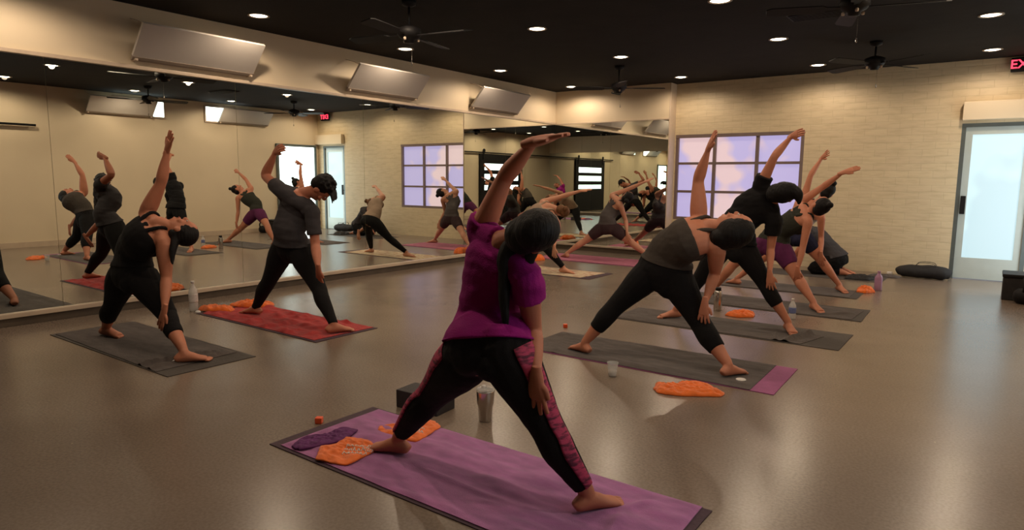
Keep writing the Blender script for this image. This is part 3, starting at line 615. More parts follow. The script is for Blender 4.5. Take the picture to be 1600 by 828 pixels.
        if kind == 'tee':
            t0 = o_.get('t0', 0.16); hemg = o_.get('hem', 0.02)
            TT = list(T); tube(bm, TT[::-1], n=24, t0=0.11, t1=0.92, grow=g, flare=hemg); bust(bm, g); yoke(bm, g*0.7); legs(bm, 0.16, g+0.003, 0.0); glutes(bm, g+0.004)
            for S in 'LR': tube(bm, trap(S), t0=0.22, side=fwd_p, grow=g*0.8); sl_ = o_.get('sl', 0.40); sl_ = sl_['LR'.index(S)] if isinstance(sl_, tuple) else sl_; tube(bm, arm(S), t0=0.0, t1=sl_, grow=g, flare=0.006, side=fwd_p)
            organic(nm_, bm, M[mm], root, vox, 3, folds=o_.get('fold', 0.004), fscale=o_.get('fs', (6, 6, 16)), cut=(hm+up0*o_.get('c', 0.04)*s, nrm(up0*0.6+V((0, 0, 0.5)))))
    return root
GROUPP = 'yoga class holding a side bend'
JJ = {
'main': dict(hipL=(5.195, -8.749, 0.601), hipR=(5.37, -8.747, 0.662), kneeL=(4.923, -8.687, 0.353), ankL=(4.674, -8.663, 0.089), toeL=(4.513, -8.715, 0.03), kneeR=(5.547, -8.701, 0.358), ankR=(5.677, -8.597, 0.082), toeR=(5.75, -8.475, 0.026), waist=(5.227, -8.668, 0.759), chest=(5.264, -8.678, 0.936), neck=(5.341, -8.712, 1.071), head=(5.503, -8.754, 1.127), SL=(5.185, -8.667, 1.106), EL=(5.307, -8.663, 1.334), WL=(5.489, -8.733, 1.459), TL=(5.648, -8.727, 1.489), SR=(5.46, -8.731, 0.951), ER=(5.434, -8.636, 0.713), WR=(5.551, -8.786, 0.575), TR=(5.548, -8.779, 0.426)),
'left': dict(hipL=(1.593, -8.522, 0.591), hipR=(1.779, -8.5, 0.595), kneeL=(1.33, -8.521, 0.304), ankL=(1.045, -8.469, 0.075), toeL=(1.218, -8.424, 0.031), kneeR=(2.049, -8.449, 0.314), ankR=(2.334, -8.486, 0.089), toeR=(2.419, -8.334, 0.03), waist=(1.682, -8.501, 0.764), chest=(1.85, -8.51, 0.864), neck=(1.939, -8.425, 0.977), head=(2.081, -8.32, 0.918), SL=(1.773, -8.428, 1.04), EL=(1.895, -8.361, 1.276), WL=(1.967, -8.341, 1.509), TL=(2.068, -8.346, 1.648), SR=(2.058, -8.446, 0.851), ER=(2.057, -8.444, 0.581), WR=(2.156, -8.52, 0.369), TR=(2.106, -8.544, 0.213)),
'man': dict(hipL=(1.717, -7.199, 0.713), hipR=(1.907, -7.182, 0.681), kneeL=(1.495, -7.236, 0.363), ankL=(1.229, -7.214, 0.08), toeL=(1.049, -7.242, 0.026), kneeR=(2.163, -7.186, 0.354), ankR=(2.436, -7.257, 0.092), toeR=(2.496, -7.074, 0.031), waist=(1.856, -7.261, 0.86), chest=(1.86, -7.154, 1.04), neck=(1.971, -7.191, 1.174), head=(2.146, -7.118, 1.236), SL=(1.807, -7.296, 1.212), EL=(1.542, -7.266, 1.337), WL=(1.706, -7.262, 1.541), TL=(1.877, -7.307, 1.591), SR=(2.1, -7.188, 1.03), ER=(2.141, -7.193, 0.73), WR=(2.31, -7.298, 0.558), TR=(2.247, -7.241, 0.419)),
'grey': dict(hipL=(4.881, -6.263, 0.661), hipR=(5.055, -6.254, 0.627), kneeL=(4.645, -6.395, 0.377), ankL=(4.448, -6.492, 0.092), toeL=(4.299, -6.44, 0.025), kneeR=(5.278, -6.308, 0.317), ankR=(5.524, -6.416, 0.084), toeR=(5.599, -6.253, 0.031), waist=(5.02, -6.29, 0.811), chest=(5.174, -6.357, 0.923), neck=(5.307, -6.302, 1.011), head=(5.489, -6.329, 1.002), SL=(5.184, -6.186, 1.044), EL=(5.171, -6.195, 1.33), WL=(5.26, -6.265, 1.544), TL=(5.341, -6.35, 1.666), SR=(5.389, -6.369, 0.88), ER=(5.331, -6.22, 0.668), WR=(5.328, -6.386, 0.481), TR=(5.322, -6.389, 0.328)),
'black': dict(hipL=(4.898, -4.794, 0.729), hipR=(5.078, -4.795, 0.741), kneeL=(4.693, -4.816, 0.388), ankL=(4.482, -4.814, 0.083), toeL=(4.354, -4.93, 0.03), kneeR=(5.274, -4.748, 0.427), ankR=(5.499, -4.73, 0.084), toeR=(5.591, -4.88, 0.031), waist=(5.002, -4.755, 0.913), chest=(5.129, -4.728, 1.083), neck=(5.285, -4.72, 1.158), head=(5.431, -4.814, 1.223), SL=(5.198, -4.724, 1.301), EL=(5.311, -4.77, 1.546), WL=(5.402, -4.619, 1.716), TL=(5.529, -4.727, 1.754), SR=(5.327, -4.729, 0.983), ER=(5.303, -4.703, 0.717), WR=(5.344, -4.833, 0.511), TR=(5.362, -4.826, 0.361)),
'purple': dict(hipL=(4.842, -3.229, 0.637), hipR=(5.022, -3.225, 0.6), kneeL=(4.534, -3.269, 0.39), ankL=(4.328, -3.26, 0.089), toeL=(4.197, -3.151, 0.028), kneeR=(5.241, -3.375, 0.321), ankR=(5.463, -3.539, 0.079), toeR=(5.572, -3.673, 0.032), waist=(4.981, -3.211, 0.785), chest=(5.139, -3.253, 0.894), neck=(5.28, -3.24, 0.989), head=(5.418, -3.328, 1.073), SL=(5.169, -3.173, 1.091), EL=(5.394, -3.142, 1.273), WL=(5.581, -3.194, 1.42), TL=(5.751, -3.172, 1.482), SR=(5.318, -3.38, 0.907), ER=(5.288, -3.41, 0.63), WR=(5.266, -3.472, 0.395), TR=(5.26, -3.444, 0.253)),
'navy': dict(hipL=(4.834, -2.183, 0.615), hipR=(5.007, -2.194, 0.67), kneeL=(4.56, -2.263, 0.347), ankL=(4.292, -2.346, 0.088), toeL=(4.137, -2.275, 0.029), kneeR=(5.225, -2.12, 0.378), ankR=(5.444, -2.07, 0.082), toeR=(5.549, -2.209, 0.03), waist=(4.917, -2.065, 0.764), chest=(5.023, -2.033, 0.926), neck=(5.131, -2.076, 1.047), head=(5.227, -2.061, 1.202), SL=(4.979, -2.111, 1.124), EL=(5.04, -2.098, 1.406), WL=(5.135, -2.015, 1.611), TL=(5.236, -2.122, 1.69), SR=(5.2, -2.153, 0.905), ER=(5.204, -2.089, 0.644), WR=(5.243, -2.219, 0.447), TR=(5.245, -2.19, 0.308)),
'cream': dict(hipL=(1.473, -3.275, 0.61), hipR=(1.654, -3.275, 0.616), kneeL=(1.296, -3.096, 0.317), ankL=(1.079, -2.916, 0.082), toeL=(0.915, -2.867, 0.027), kneeR=(1.844, -3.055, 0.362), ankR=(2.007, -2.871, 0.086), toeR=(2.189, -2.838, 0.028), waist=(1.564, -3.17, 0.753), chest=(1.685, -3.058, 0.86), neck=(1.802, -2.967, 0.945), head=(1.955, -2.867, 0.885), SL=(1.65, -2.899, 0.999), EL=(1.9, -2.756, 1.092), WL=(2.122, -2.637, 1.167), TL=(2.278, -2.56, 1.198), SR=(1.887, -2.994, 0.801), ER=(1.919, -2.972, 0.528), WR=(2.02, -3.141, 0.387), TR=(2.018, -3.134, 0.233)),
'shorts': dict(hipL=(1.631, -1.038, 0.542), hipR=(1.817, -1.036, 0.552), kneeL=(1.35, -1.155, 0.297), ankL=(1.074, -1.26, 0.083), toeL=(0.924, -1.171, 0.028), kneeR=(2.1, -0.926, 0.313), ankR=(2.384, -0.811, 0.087), toeR=(2.554, -0.856, 0.03), waist=(1.714, -1.054, 0.718), chest=(1.763, -0.934, 0.861), neck=(1.863, -0.923, 0.995), head=(2.03, -0.973, 1.051), SL=(1.715, -0.896, 1.071), EL=(1.974, -0.787, 1.189), WL=(2.194, -0.696, 1.297), TL=(2.345, -0.646, 1.373), SR=(1.948, -1.043, 0.912), ER=(1.995, -0.927, 0.667), WR=(2.071, -1.014, 0.457), TR=(2.109, -1.011, 0.303)),
}
UPC = dict(n=(0.9, 0.5, 0), curl=0.03, spread=0.02, th=0.5)
DN = dict(u=-1, curl=0.10, spread=0.16, th=0.8)
L_, T_ = 'leggings', 'tank'
J = JJ['main']
person('woman in magenta t-shirt and black leggings with pink side stripes, on the lilac towel', J, 0.93, 0.98, True, 'skinA', 'hairK', 'loose0', (-0.1, 1.0, 0.12),
       [('leggings', 'leggings', 'blackc', dict(g=0.007, t1=0.83, stripe=1)), ('t_shirt', 'tee', 'magenta', dict(g=0.016, t0=0.20, hem=0.030, sl=(0.22, 0.30), fold=0.007, c=0.045))], 0.006,
       (dict(n=(0.25, 0.15, -1), curl=0.03, spread=0.04, th=0.55), dict(u=-1, curl=0.04, spread=0.22, th=0.7)), GROUPP,
       ponyd=[[((5.43, -8.74, 1.10), 0.040), ((5.385, -8.77, 1.03), 0.030), ((5.39, -8.775, 0.96), 0.026), ((5.395, -8.785, 0.88), 0.023), ((5.40, -8.785, 0.80), 0.018), ((5.405, -8.78, 0.75), 0.010)],
              [((5.49, -8.72, 1.09), 0.035), ((5.475, -8.73, 1.02), 0.022), ((5.47, -8.735, 0.97), 0.012)]], ak=1.14, tk=1.08, hk=1.08, legk=1.26, hs_=1.2)
person('woman in black tank top and black capris bending at the far left', JJ['left'], 0.98, 1.02, True, 'skinB', 'hairK', 'tied', (0.05, 0.5, 0.85),
       [('leggings', 'capri', 'blackc', dict(g=0.007, t1=0.70)), ('tank_top', 'tank', 'blackc', dict(g=0.009, tt=0.80))], 0.0075,
       (dict(curl=0.02, spread=0.10, th=0.9, u=-1), dict(u=-1, curl=0.06, spread=0.16, th=0.7)), GROUPP,
       ponyd=[[((2.10, -8.38, 0.87), 0.034), ((2.13, -8.42, 0.80), 0.026), ((2.15, -8.44, 0.73), 0.016), ((2.17, -8.45, 0.69), 0.006)]], ak=1.2, tk=1.08, legk=1.14)
person('man in charcoal t-shirt and black tights bending on the red towel, fist raised', JJ['man'], 1.03, 1.0, False, 'skinA', 'hairK', 'short', (0.35, 0.45, -0.8),
       [('tights', 'leggings', 'blackc', dict(g=0.007, t1=0.90)), ('t_shirt', 'tee', 'greys', dict(g=0.014, t0=0.16, hem=0.012, c=0.05, sl=(0.30, 0.40), fold=0.006))], 0.0075,
       (dict(curl=0.55, spread=0.02, th=0.5), dict(u=-1, curl=0.08, spread=0.10, th=0.6)), GROUPP)
person('woman in dark grey tank top and black capris bending over the violet mat', JJ['grey'], 0.97, 1.12, True, 'skinB', 'hairK', 'loose', (-0.25, 0.45, 0.85),
       [('capris', 'capri', 'blackc', dict(g=0.008, t1=0.72)), ('tank_top', 'tank', 'greyk', dict(g=0.010, c=0.10, tt=0.70))], 0.0075, (UPC, DN), GROUPP, ak=1.18, hk=1.15, tk=1.08, legk=1.12)
person('woman in loose black t-shirt and black capris bending before the lattice window', JJ['black'], 0.98, 1.02, True, 'skinB', 'hairK', 'loose', (0.1, 0.85, -0.35),
       [('capris', 'capri', 'blackc', dict(g=0.008, t1=0.70)), ('t_shirt', 'tee', 'blackc', dict(g=0.022, t0=0.18, hem=0.03, c=0.02, sl=(0.26, 0.34), fold=0.008))], 0.0075, (dict(curl=0.12, spread=0.03), DN), GROUPP,
       ponyd=[[((5.47, -4.86, 1.26), 0.060), ((5.53, -4.86, 1.22), 0.052), ((5.55, -4.86, 1.17), 0.028), ((5.55, -4.86, 1.13), 0.010)]])
person('woman in dark tank top and purple shorts bending behind the black-shirted woman', JJ['purple'], 0.97, 0.98, True, 'skinB', 'hairK', 'highbun', (-0.2, 0.5, 0.85),
       [('shorts', 'shorts', 'purplec', dict(g=0.010, t1=0.30)), ('tank_top', 'tank', 'olive', dict(g=0.008))], 0.0085, (UPC, DN), GROUPP)
person('woman in white top and navy shorts bending nearest the brick wall', JJ['navy'], 0.96, 0.96, True, 'skinB', 'hairK', 'highbun', (0, 0.8, 0.35),
       [('shorts', 'shorts', 'navyc', dict(g=0.010, t1=0.28)), ('tank_top', 'tank', 'whitec', dict(g=0.008))], 0.009, (dict(curl=0.06, spread=0.14), DN), GROUPP)
person('fair-haired woman in cream tank top and black tights bending on the cream towel', JJ['cream'], 0.97, 0.94, True, 'skinC', 'hairY', 'bun', (0.1, 0.75, -0.5),
       [('tights', 'leggings', 'blackc', dict(g=0.007, t1=0.86)), ('tank_top', 'tank', 'creamc', dict(g=0.010))], 0.009, (UPC, DN), GROUPP)
person('woman in grey tank top and plum shorts bending on the pink towel', JJ['shorts'], 0.97, 0.96, True, 'skinC', 'hairK', 'bun', (0.0, 0.7, 0.6),
       [('shorts', 'shorts', 'plumshort', dict(g=0.012, t1=0.30)), ('tank_top', 'tank', 'greyg', dict(g=0.009, t0=0.18))], 0.009, (UPC, DN), GROUPP)
CR = dict(hipL=(5.11, -0.55, 0.22), hipR=(5.11, -0.37, 0.22), kneeL=(4.82, -0.60, 0.075), kneeR=(4.82, -0.30, 0.075), ankL=(5.20, -0.55, 0.07), ankR=(5.20, -0.35, 0.07), toeL=(5.36, -0.55, 0.028), toeR=(5.36, -0.35, 0.028),
          waist=(5.00, -0.46, 0.38), chest=(4.85, -0.46, 0.52), neck=(4.71, -0.46, 0.64), head=(4.60, -0.46, 0.72), SL=(4.77, -0.63, 0.60), SR=(4.77, -0.29, 0.60), EL=(4.66, -0.66, 0.38), ER=(4.66, -0.27, 0.38),
          WL=(4.54, -0.60, 0.18), WR=(4.54, -0.33, 0.18), TL=(4.45, -0.56, 0.05), TR=(4.45, -0.38, 0.05))
person('person in grey t-shirt and black trousers kneeling low on the floor by the brick wall', CR, 1.0, 1.08, False, 'skinB', 'hairK', 'bun', (-0.6, 0, -0.8),
       [('trousers', 'leggings', 'blackc', dict(g=0.014, t1=0.86, fold=0.005)), ('t_shirt', 'tee', 'greys', dict(g=0.020, t0=0.16, hem=0.02, sl=0.42, fold=0.006))], 0.009,
       (dict(n=(-0.3, 0, -1), curl=0.08), dict(n=(-0.3, 0, -1), curl=0.08)))

# ------------------------------------------------------------------ mats and towels
FEET = []
for q_ in list(JJ.values()):
    for S_ in 'LR':
        a_, b_ = q_['ank'+S_], q_['toe'+S_]; FEET += [(a_[0]+(b_[0]-a_[0])*t_, a_[1]+(b_[1]-a_[1])*t_) for t_ in (-0.2, 0.2, 0.6, 1.0)]
def slab(name, quad, z0, th, m, label, cat, rip=0.0, nx=90, ny=34, fr=(3, 9), wob=0.004, seed=0, group=None, bunch=None, roll=0.012, extra=None):
    """thin cloth or mat: quad = near-left, near-right, far-right, far-left on the floor"""
    Q = [V((a, b, 0)) for a, b in quad]; bm = nb(); top = []; bot = []
    for i in range(nx+1):
        u = i/nx; rt_, rb_ = [], []
        for k in range(ny+1):
            v = k/ny; p = (Q[0]*(1-u)+Q[1]*u)*(1-v)+(Q[3]*(1-u)+Q[2]*u)*v
            e = min(u*(Q[1]-Q[0]).length, (1-u)*(Q[1]-Q[0]).length, v*(Q[3]-Q[0]).length, (1-v)*(Q[3]-Q[0]).length)
            q = V((p.x*fr[0]+seed, p.y*fr[1]+seed, seed)); n_ = noise.noise(q); r2 = noise.noise(q*2.7)
            h = 1.7*rip*max(0, n_*1.2+0.25+0.35*r2)*min(1, e/0.03) if rip else 0
            if rip: h *= min([1.0]+[max(0.0, ((p.x-a)**2+(p.y-b)**2)**0.5-0.05)/0.08 for a, b in FEET if abs(p.x-a)+abs(p.y-b) < 0.3])
            if bunch:
                for bx, by, dx, dy, hh, ww in bunch:
                    d = V((dx, dy, 0)); dl = d.length; d.normalize(); rel = p-V((bx, by, 0)); t = rel.dot(d); s_ = (rel-d*t).length
                    if -0.08 < t < dl+0.08: h += hh*math.exp(-(s_/ww)**2)*min(1, max(0, (t+0.08)/0.12))*min(1, max(0, (dl+0.08-t)/0.12))
            wv = V((noise.noise(V((p.x*5, p.y*5, seed+3))), noise.noise(V((p.x*5, p.y*5, seed+9))), 0))*wob
            p = p+wv; rt_.append(bm.verts.new((p.x, p.y, z0+th+h))); rb_.append(bm.verts.new((p.x, p.y, z0+h*0.96)))
        top.append(rt_); bot.append(rb_)
    for i in range(nx):
        for k in range(ny):
            bm.faces.new((top[i][k], top[i+1][k], top[i+1][k+1], top[i][k+1])); bm.faces.new((bot[i][k], bot[i][k+1], bot[i+1][k+1], bot[i+1][k]))
    for i in range(nx):
        bm.faces.new((bot[i][0], bot[i+1][0], top[i+1][0], top[i][0])); bm.faces.new((bot[i][ny], top[i][ny], top[i+1][ny], bot[i+1][ny]))
    for k in range(ny):
        bm.faces.new((bot[0][k], top[0][k], top[0][k+1], bot[0][k+1])); bm.faces.new((bot[nx][k], bot[nx][k+1], top[nx][k+1], top[nx][k]))
    o = obj(name, bm, m, None, True)
    o.modifiers.new('e', 'EDGE_SPLIT').split_angle = radians(50)
    return tag(o, label, cat, group)
G = 'yoga mats'; GT = 'long towels laid on the mats'
def mt(quad, m, label, th=0.005, **k): return slab('yoga_mat', quad, 0.0, th, m, label, 'yoga mat', nx=30, ny=12, group=G, wob=0.002, **k)
def tw(quad, m, label, **k):
    k.setdefault('rip', 0.006); return slab('mat_towel', quad, 0.0055, 0.004, m, label, 'towel', group=GT, **k)
mt([(4.075, -8.965), (6.075, -8.965), (6.075, -8.285), (4.075, -8.285)], M['dplum'], 'dark plum yoga mat, edges showing under the lilac towel nearest the camera')
tw([(4.14, -8.945), (6.045, -8.95), (6.035, -8.285), (4.14, -8.30)], M['lilac'], 'lilac towel covering the yoga mat nearest the camera', rip=0.010, seed=2.2, nx=150, ny=50,
   bunch=[(4.9, -8.72, 0.5, -0.03, 0.010, 0.018), (5.72, -8.60, 0.14, 0.22, 0.012, 0.02), (5.85, -8.9, -0.04, 0.35, 0.010, 0.02), (4.75, -8.45, 0.35, -0.02, 0.006, 0.015)])
mt([(0.72, -7.53), (2.56, -7.535), (2.56, -6.875), (0.72, -6.875)], M['dplum'], 'dark yoga mat, edges showing under the red towel')
tw([(0.77, -7.50), (2.50, -7.51), (2.52, -6.89), (0.75, -6.90)], M['red'], 'crumpled red towel under the man in the charcoal t-shirt', rip=0.018, seed=5.1, fr=(7, 12))
mt([(0.62, -8.73), (2.56, -8.72), (2.56, -8.07), (0.62, -8.07)], M['greym'], 'dark grey yoga mat at the far left, showing past its towel end')
tl = tw([(0.66, -8.70), (2.40, -8.715), (2.36, -8.10), (0.66, -8.09)], M['greyt'], 'grey towel with a bunched right end, at the far left', rip=0.006, seed=8.4, bunch=[(2.16, -8.70, 0.12, 0.50, 0.030, 0.020), (2.30, -8.70, 0.03, 0.50, 0.024, 0.022)])
mt([(3.93, -6.65), (5.875, -6.62), (5.855, -5.92), (3.93, -5.98)], M['vmat'], 'violet yoga mat, its bare end showing right of the grey towel')
tw([(3.94, -6.64), (5.73, -6.62), (5.71, -5.93), (3.94, -5.99)], M['greyt'], 'dark grey towel on the violet mat, under the grey-topped woman', rip=0.008, seed=11.2, bunch=[(4.25, -6.62, -0.2, 0.55, 0.014, 0.02)])
mt([(3.97, -5.17), (5.985, -5.17), (5.985, -4.50), (3.97, -4.52)], M['greym'], 'dark grey yoga mat under the black-shirted woman, its bare end at right')
tw([(3.99, -5.15), (5.70, -5.15), (5.80, -4.75), (3.99, -4.54)], M['greyt'], 'grey towel with a folded bunched end, under the black-shirted woman', rip=0.007, seed=14.5, bunch=[(5.58, -5.13, 0.12, 0.40, 0.042, 0.025), (5.30, -4.80, 0.35, 0.0, 0.022, 0.02), (5.50, -5.13, -0.05, 0.2, 0.03, 0.02)])
mt([(4.02, -3.85), (5.95, -3.85), (5.93, -3.15), (4.02, -3.17)], M['greym'], 'grey yoga mat third back from the camera in the right row')
tw([(4.05, -3.83), (5.86, -3.83), (5.88, -3.25), (4.05, -3.20)], M['greyt'], 'grey towel under the woman in purple shorts', rip=0.007, seed=17.5, bunch=[(5.55, -3.75, 0.25, 0.2, 0.016, 0.02)])
mt([(3.78, -2.50), (5.70, -2.50), (5.70, -1.86), (3.78, -1.86)], M['greym'], 'grey yoga mat under the woman in navy shorts')
tw([(3.80, -2.48), (5.62, -2.49), (5.60, -1.90), (3.80, -1.88)], M['greyt'], 'grey towel under the woman in navy shorts', rip=0.007, seed=21.5)
mt([(4.0, -0.92), (5.75, -0.92), (5.75, -0.28), (4.0, -0.28)], M['greym'], 'dark yoga mat under the kneeling person by the brick wall')
mt([(0.50, -3.14), (2.58, -3.14), (2.58, -2.45), (0.50, -2.45)], M['dplum'], 'dark yoga mat, corners showing under the cream towel')
tw([(0.58, -3.12), (2.42, -3.12), (2.48, -2.50), (0.58, -2.47)], M['cream'], 'cream towel with brick-red pattern under the fair-haired woman', rip=0.006, seed=24.5)
mt([(0.60, -1.58), (2.65, -1.56), (2.65, -0.70), (0.60, -0.72)], M['vmat'], 'violet yoga mat under the pink towel by the corner mirror', th=0.004)
tw([(0.62, -1.56), (2.62, -1.54), (2.62, -0.72), (0.62, -0.74)], M['pinkm'], 'pink towel in front of the corner mirror', rip=0.006, seed=27.5)
# small white logo marks printed on two towels
for x, y, lab in ((2.26, -8.50, 'on the grey towel at the far left'), (5.62, -6.45, 'near the right end of the towel on the violet mat')):
    o = obj('towel_badge', lathe(nb(), [(0, 0.004), (0.030, 0.004), (0.034, 0.0), (0, 0.0)], (0, 0, 0), 20), M['label']); o.location = (x, y, 0.0125); tag(o, 'small oval white badge ' + lab, 'badge')

def crumple(pts, h, m, label, seed=0, z0=0.0, res=34, fold=9, name='hand_towel', cat='towel', edge=0.0, group='small orange towels', flat=0.25):
    """rumpled cloth whose outline is the polygon pts (x, y)"""
    P = [V((a, b, 0)) for a, b in pts]; c = sum(P, V((0, 0, 0)))/len(P); n = len(P)
    def outline(t):
        t = (t % 1.0)*n; i = int(t); u = t-i; p0, p1, p2, p3 = P[(i-1) % n], P[i % n], P[(i+1) % n], P[(i+2) % n]
        a = 0.5*((2*p1)+(p2-p0)*u+(2*p0-5*p1+4*p2-p3)*u*u+(3*p1-p0-3*p2+p3)*u**3); return a*0.3+(p1*(1-u)+p2*u)*0.7
    bm = nb(); NT = res*3; rings_t, rings_b = [], []
    for i in range(res+1):
        r = i/res; a, b = [], []
        for k in range(NT):
            o_ = outline(k/NT); p = c+(o_-c)*r*(1+0.05*noise.noise(V((k*0.35, seed, 0))))
            q = V((p.x*fold+seed, p.y*fold*1.6, seed)); rid = (1-abs(noise.noise(q))*2.2); rid2 = (1-abs(noise.noise(q*2.6+V((5, 5, 5))))*2.2)
            z = h*(flat+(1-flat)*max(0, 0.65*rid+0.35*rid2))*(1-r**5)**0.7+0.004
            a.append(bm.verts.new((p.x, p.y, z0+z+0.003))); b.append(bm.verts.new((p.x, p.y, z0+0.001)))
        rings_t.append(a); rings_b.append(b)
    for R_, fl in ((rings_t, False), (rings_b, True)):
        for i in range(res):
            for k in range(NT):
                f = (R_[i][k], R_[i+1][k], R_[i+1][(k+1) % NT], R_[i][(k+1) % NT])
                bm.faces.new(f if not fl else f[::-1])
    for k in range(NT): bm.faces.new((rings_t[-1][k], rings_b[-1][k], rings_b[-1][(k+1) % NT], rings_t[-1][(k+1) % NT]))
    bmesh.ops.remove_doubles(bm, verts=rings_t[0]+rings_b[0], dist=1e-5)
    return tag(obj(name, bm, m, None, True), label, cat, group)
zt = 0.014
def lettering(o, org, dr, rows, size, seed):
    """loose white brush strokes printed on the cloth"""
    bpy.context.view_layer.update(); rr = random.Random(seed); d = V(dr).normalized(); nd = V((-d.y, d.x, 0)); bm = nb()
    for r_ in range(rows):
        for c_ in range(7):
            base = V(org)+d*(c_*size*0.62)-nd*(r_*size*1.25); pts = [(0.0, 0.0), (rr.uniform(0, .15), rr.uniform(.5, 1)), (rr.uniform(.2, .45), rr.uniform(.4, 1)), (rr.uniform(.2, .5), rr.uniform(0, .4)), (0.5, rr.uniform(0, .2))]
            P = []
            for i in range(17):
                t = i/16*4; k = min(int(t), 3); u = t-k; q = base+d*(size*(pts[k][0]*(1-u)+pts[k+1][0]*u))+nd*(size*(pts[k][1]*(1-u)+pts[k+1][1]*u))
                hit, lo, no, _ = o.ray_cast(V((q.x, q.y, 1)), V((0, 0, -1)))
                if hit: P.append((lo+V((0, 0, 0.0006)), 0.0030, 0.0012))
            if len(P) > 3: tube(bm, P, n=6, sub=1, side=(0, 0.3, 1))
    if len(bm.verts): obj('lettering', bm, M['label'], o)
tA = crumple([(4.43, -8.955), (4.60, -8.915), (4.575, -8.70), (4.47, -8.66), (4.34, -8.70), (4.37, -8.80), (4.33, -8.85)], 0.018, M['orange'], 'orange towel with white lettering at the toes of the magenta-shirted woman', 1.3, zt, fold=11)
lettering(tA, (4.46, -8.80, 0), (0.75, 0.55, 0), 3, 0.032, 4)
tA = crumple([(4.44, -8.56), (4.66, -8.53), (4.62, -8.30), (4.50, -8.27), (4.36, -8.50)], 0.020, M['orange'], 'orange towel with white print behind the heel of the magenta-shirted woman', 4.7, zt, fold=11)
lettering(tA, (4.50, -8.48, 0), (0.8, 0.5, 0), 2, 0.030, 9)
crumple([(4.22, -8.94), (4.29, -8.93), (4.36, -8.74), (4.31, -8.60), (4.22, -8.62), (4.24, -8.72), (4.17, -8.84)], 0.016, M['violetc'], 'dark violet folded cloth on the corner of the lilac towel', 8.2, zt, fold=16, name='folded_cloth', cat='cloth', group=None)
crumple([(0.62, -7.46), (0.80, -7.44), (0.95, -7.32), (0.90, -7.24), (0.72, -7.28), (0.60, -7.36)], 0.055, M['orange'], 'orange towel on the left corner of the red towel, nearer the water bottle', 2.2, 0.012, fold=9, flat=0.55)
crumple([(0.66, -7.16), (0.86, -7.10), (1.06, -6.98), (0.98, -6.84), (0.76, -6.88), (0.62, -7.02)], 0.060, M['orange'], 'orange towel on the far edge of the red towel, behind the man', 6.2, 0.012, fold=9, flat=0.5)
crumple([(5.23, -6.97), (5.29, -7.03), (5.42, -7.00), (5.62, -6.86), (5.62, -6.78), (5.46, -6.68), (5.34, -6.76), (5.30, -6.88), (5.20, -6.86)], 0.040, M['orange'], 'orange towel crumpled on bare floor right of the plastic cup', 3.9, 0.0, fold=10, flat=0.35)
crumple([(4.82, -4.36), (4.95, -4.40), (5.07, -4.28), (5.04, -4.14), (4.92, -4.10), (4.84, -4.20)], 0.050, M['orange'], 'orange towel on the floor beside the steel flask', 5.5, 0.0, fold=10, flat=0.5)
crumple([(5.62, -1.98), (5.72, -2.00), (5.80, -1.86), (5.76, -1.72), (5.66, -1.70), (5.60, -1.82)], 0.075, M['orange'], 'orange towel at the far right end of the navy-shorts mat', 7.5, 0.0, fold=10, flat=0.5)
crumple([(0.66, -1.96), (0.88, -1.94), (0.96, -1.76), (0.82, -1.62), (0.66, -1.70)], 0.10, M['orange'], 'orange towel standing rumpled on the floor beside the pink towel', 9.5, 0.0, fold=9, flat=0.6)
crumple([(5.30, -0.86), (5.60, -0.84), (5.66, -0.62), (5.50, -0.48), (5.28, -0.60)], 0.05, M['blackm'], 'dark clothing heaped on the mat beside the kneeling person', 12.5, 0.006, fold=11, name='clothing_heap', cat='clothes', group=None, flat=0.4)
crumple([(5.52, -0.34), (5.86, -0.30), (5.90, -0.14), (5.60, -0.10), (5.50, -0.22)], 0.03, M['greyt'], 'thin dark cloth on the floor close to the brick wall', 15.5, 0.0, fold=11, name='dropped_cloth', cat='cloth', group=None, flat=0.4)

# ------------------------------------------------------------------ bottles, cup, block, caps
def thing(name, loc, label, cat, group=None): return emp(name, loc, label, cat, group)
x, y = 4.72, -8.05
t = thing('tumbler', (x, y, 0), 'steel tumbler with clear lid standing behind the lilac towel', 'tumbler')
obj('body', lathe(nb(), [(0, 0.0), (0.033, 0.0), (0.036, 0.004), (0.040, 0.085), (0.046, 0.098), (0.0495, 0.165), (0.050, 0.172), (0.048, 0.174), (0, 0.174)], (x, y, 0), 40), M['steel'], t, True)
obj('lid', lathe(nb(), [(0, 0.174), (0.049, 0.174), (0.050, 0.182), (0.044, 0.188), (0.030, 0.186), (0, 0.186)], (x, y, 0), 32), M['clear'], t, True)
bm = nb(); box(bm, x-0.022, x-0.004, y-0.012, y+0.012, 0.186, 0.200, 0.004); obj('slider', bm, M['ice'], t)
x, y = 4.89, -6.88
t = thing('plastic_cup', (x, y, 0), 'clear plastic cup standing at the near edge of the violet mat towel', 'cup')
obj('cup_wall', lathe(nb(), [(0, 0.002), (0.026, 0.002), (0.028, 0.01), (0.037, 0.093), (0.040, 0.098), (0.038, 0.098), (0.035, 0.093), (0.0265, 0.01), (0.0, 0.006)], (x, y, 0), 32), M['clear'], t, True)
obj('water', lathe(nb(), [(0, 0.008), (0.0262, 0.009), (0.030, 0.045), (0, 0.045)], (x, y, 0), 28), M['ice'], t, True)
